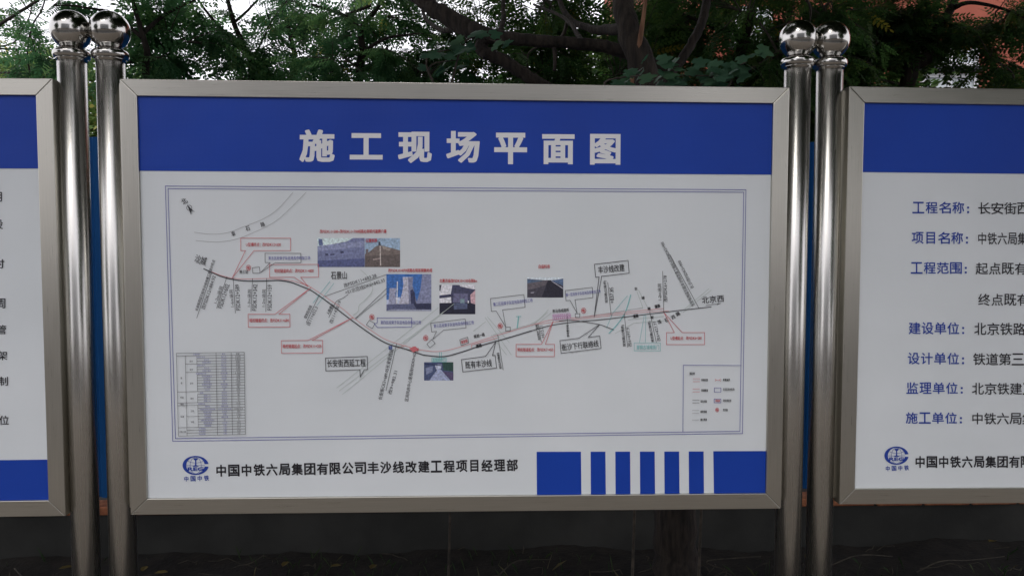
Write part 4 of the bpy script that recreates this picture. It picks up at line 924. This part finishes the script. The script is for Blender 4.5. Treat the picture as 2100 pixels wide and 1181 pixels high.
# mulberry shoots with big lobed leaves just over the board's top edge
def lobed():
    pts = []
    for a, r in ((-180, .06), (-150, .36), (-120, .42), (-92, .56), (-72, .48), (-48, .70), (-24, .58), (-10, .82), (0, .98), (10, .82), (24, .58), (48, .70), (72, .48), (92, .56), (120, .42), (150, .36)):
        pts.append((r * math.cos(math.radians(a)) + .1, r * math.sin(math.radians(a)) * .95, -.10 * r * r))
    v = [(.1, 0, .02)] + pts; f = [(0, i, i + 1) for i in range(1, len(pts))] + [(0, len(pts), 1)]
    me = bpy.data.meshes.new('leaf'); me.from_pydata(v, [], f); me.materials.append(M['leaf_blue']); a = me.attributes.new('tint', 'FLOAT', 'POINT')
    return me
LOB = []
for tv in (.1, .4, .7):
    me = lobed(); me.attributes['tint'].data.foreach_set('value', [tv + .2 * _r.random() for _ in me.vertices]); LOB.append(me)
def shoots(label, spots, foot, Y, seed, size=.046):
    rg = random.Random(seed); b = at(foot, 300, Y); root = empty('mulberry_shoot', (b[0], Y, 0), label, 'shrub', 'lobed-leaf shoots above the board top')
    main = [(b[0], Y, -.02), (b[0] + .02, Y, 1.0), tuple(at(foot, 178, Y))]; P, R = grow(main, [.006, .005, .003]); mk('stem', *tube(P, R, 6), 'twig', root, smooth=True)
    for (u0, v0, u1, v1, n) in spots:
        a = np.array(main[-1]) + np.array([0, 0, -.08]); c0 = at(u0, v0, Y); c1 = at(u1, v1, Y)
        P, R = grow([a, c0, c1], [.005, .004, .002]); mk('shoot', *tube(P, R, 5), 'twig', root, smooth=True)
        for k in range(n):
            t = (k + .5) / n; c = c0 * (1 - t) + c1 * t + np.array([rg.uniform(-.04, .04), rg.uniform(-.09, .06), rg.uniform(-.04, .04)])
            o = bpy.data.objects.new('leaf', LOB[k % 3]); COL.objects.link(o); o.parent = root; o.location = Vector(c) - root.location
            o.rotation_euler = (rg.uniform(.5, 1.15), rg.uniform(-.5, .5), rg.uniform(-1.6, .4)); s_ = size * rg.uniform(.75, 1.25); o.scale = (s_, s_, s_)
shoots('big lobed bluish leaves over the board top between the trunk and the right posts', [(1375, 162, 1480, 156, 16), (1440, 172, 1530, 128, 15), (1500, 168, 1470, 146, 7)], 1440, .62, 41)
shoots('lobed bluish leaves at the foot of the pale split branch', [(1240, 170, 1345, 152, 17), (1330, 172, 1370, 160, 9)], 1300, .62, 42)
shoots('lobed green leaves hanging across the fork of the great limb', [(875, 122, 960, 96, 13), (880, 140, 945, 122, 9), (955, 84, 1030, 88, 7)], 915, 1.1, 43, .050)

# ================================================================== GROUND LITTER
gr = Heap(); tn = []
for i in range(2600):
    x = rng.uniform(-2.6, 4.6); y = rng.uniform(.5, 1.64); d = math.sin(x * 2.1) + math.sin(x * 5.3 + 1) + math.sin(y * 9 + x)
    if rng.random() > .30 + .3 * d: continue
    z = .02; h = rng.uniform(.02, .075); a = rng.uniform(0, 6.28); l = rng.uniform(.2, 1.2) * h; wv = .0022
    px, py = math.cos(a), math.sin(a); b_ = len(gr.v)
    gr.add([(x - py * wv, y + px * wv, z), (x + py * wv, y - px * wv, z), (x + px * l * .5 + py * wv * .7, y + py * l * .5, z + h * .7), (x + px * l, y + py * l, z + h)], [(0, 1, 2, 3)])
    tn += [rng.random() ** 2] * 4
o = gr.make('grass', 'grass'); props(o, 'sparse short grass on the shaded soil under the boards', 'grass', kind='stuff')
a_ = o.data.attributes.new('tint', 'FLOAT', 'POINT'); a_.data.foreach_set('value', tn)
li = Heap()
for i in range(260):
    x, y = rng.uniform(-2.6, 4.6), rng.uniform(.45, 1.66); a = rng.uniform(0, 6.28); L = rng.uniform(.04, .22); bow = rng.uniform(0, .05)
    P = [(x + math.cos(a) * L * t + bow * math.sin(t * 3), y + math.sin(a) * L * t * .6, .035 + .03 * math.sin(t * 3.14) * rng.random()) for t in np.linspace(0, 1, 5)]
    li.add(*tube(P, [rng.uniform(.0012, .0028)] * 5, 4))
o = li.make('twig_litter', 'dry'); props(o, 'thin dry twigs scattered on the soil behind the boards', 'litter', kind='stuff')
for i, (u, v, Y) in enumerate(((300, 1160, 1.45), (345, 1172, 1.40), (700, 1158, 1.45), (760, 1166, 1.42), (1365, 1160, 1.02), (2028, 1121, 1.66), (1650, 1158, 1.5), (120, 1166, 1.45), (590, 1150, 1.5))):
    P = at(u, v, Y); tv, tf = simple_template(); s_ = .05 + .02 * rng.random(); an = rng.uniform(0, 6.28)
    R = np.array([[math.cos(an), -math.sin(an), 0], [math.sin(an), math.cos(an), 0], [0, 0, 1]]); P[2] = max(.05, min(P[2], .08))
    vv = (tv * s_) @ R.T + P
    o = mk('fallen_leaf', vv, tf, 'leaf_fall', None, tuple(P)); a_ = o.data.attributes.new('tint', 'FLOAT', 'POINT'); a_.data.foreach_set('value', [rng.random()] * 6)
    props(o, ['yellow fallen leaf nearest the left pair of posts below the board', 'yellowish fallen leaf just right of another below the left of the board', 'fallen leaf on the soil left of the board middle', 'fallen leaf on the soil below the middle of the footer text', 'small fallen leaf beside the foot of the leaning trunk', 'lone fallen leaf high against the low wall on the far right', 'fallen leaf on the soil between the right pair of posts', 'fallen leaf on the soil under the left board', 'fallen leaf on the soil below the emblem'][i], 'leaf', 'fallen leaves on the soil')
for i, pts in enumerate(([(1880, 1172, 1.3), (1930, 1150, 1.32), (1990, 1148, 1.4), (2060, 1140, 1.45)], [(1700, 1160, 1.35), (1760, 1138, 1.4), (1830, 1140, 1.5)], [(1020, 1181, 1.2), (1060, 1150, 1.3), (1130, 1146, 1.45)], [(30, 1165, 1.4), (48, 1185, 1.2)], [(1500, 1172, 1.35), (1450, 1150, 1.4), (1560, 1140, 1.5)])):
    P, R = grow(ln(pts), [.0035, .003, .0025, .002][:len(pts)]); o = mk('twig', *tube(P, R, 5), 'dry', None, tuple(P[0]))
    props(o, ['long bowed dry twig on the soil in the lower right corner', 'dry twig arching right of the right posts', 'bowed dry twig on the soil below the stripe blocks', 'short dry twig standing below the left board', 'forked-looking dry twig left of the right posts'][i], 'twig', 'dry twigs on the soil')

# ================================================================== WHAT THE POLISHED STEEL SEES BEHIND THE CAMERA
ob = empty('grey_building', (-2.5, -22, 0), 'grey rendered building across the road, mirrored in the steel balls', 'building')
box('wall', -10, 7, -30, -20, 0, 10.8, 'greywall', ob)
for i in range(6):
    for z in (1.4, 4.6, 7.8): window(ob, -9.4 + i * 2.8, -8.0 + i * 2.8, z, z + 1.5, -19.99, 'darkglass')
bw = empty('garden_wall', (0, -15.5, 0), 'low pale wall along the far pavement', 'wall'); box('wall_body', -30, 30, -15.7, -15.4, 0, 1.5, 'paving', bw)
def street_tree(x, y, cc, ce, n, seed, label):
    make_tree('street_tree', label, 'tree', [([(x, y, 0), (x + .1, y, cc[2] * .35), ((x * 1.4 + cc[0] * .6) / 2, (y * 1.4 + cc[1] * .6) / 2, cc[2] * .75), (cc[0], cc[1], cc[2] + ce[2] * .6)], [.17, .13, .10, .04]),
        ([((x * 1.4 + cc[0] * .6) / 2, (y * 1.4 + cc[1] * .6) / 2, cc[2] * .75), (cc[0] + ce[0] * .4, cc[1], cc[2]), (cc[0] + ce[0] * .8, cc[1] + .3, cc[2] + .3)], [.07, .05, .02]), ([(x + .1, y, cc[2] * .5), (cc[0] - ce[0] * .3, cc[1], cc[2]), (cc[0] - ce[0] * .8, cc[1], cc[2] + .2)], [.07, .05, .02])],
        [(cc, ce, n)], 'leaf_dark', seed, .36, templ=SPR, group='street trees along the road', per=9, spread=.55)
street_tree(6.2, -4.0, (4.3, -1.2, 5.3), (3.6, 3.0, 1.5), 900, 51, 'street tree by the kerb behind the camera on the right')
street_tree(-4.6, -4.0, (-2.4, -.6, 5.9), (3.4, 2.6, 1.3), 800, 52, 'street tree by the kerb behind the camera on the left')
street_tree(10.5, -8.8, (8.8, -8.2, 5.0), (4.2, 3.4, 3.4), 700, 53, 'unseen tree on the right, set close and dense to shade the boards')  # out of view; crown enlarged and pulled near to darken the boards' right side
street_tree(-8.5, -7.0, (-8.5, -6.5, 4.2), (2.4, 3.0, 2.4), 420, 58, 'street tree by the kerb well to the left of the camera')
street_tree(-17, -13.5, (-17, -13, 5), (4, 3.5, 2.8), 400, 54, 'street tree on the far pavement to the left')
# two taller trees over the site behind the fence, their crowns meeting above the boards
street_tree(-6.2, 5.6, (-1.6, 3.6, 6.4), (3.0, 2.2, 1.2), 190, 56, 'tall tree left behind the fence whose crown arches over the boards')
street_tree(6.4, 4.6, (3.6, 2.6, 5.9), (3.4, 2.6, 1.3), 360, 57, 'tall tree right behind the fence whose crown arches over the boards')
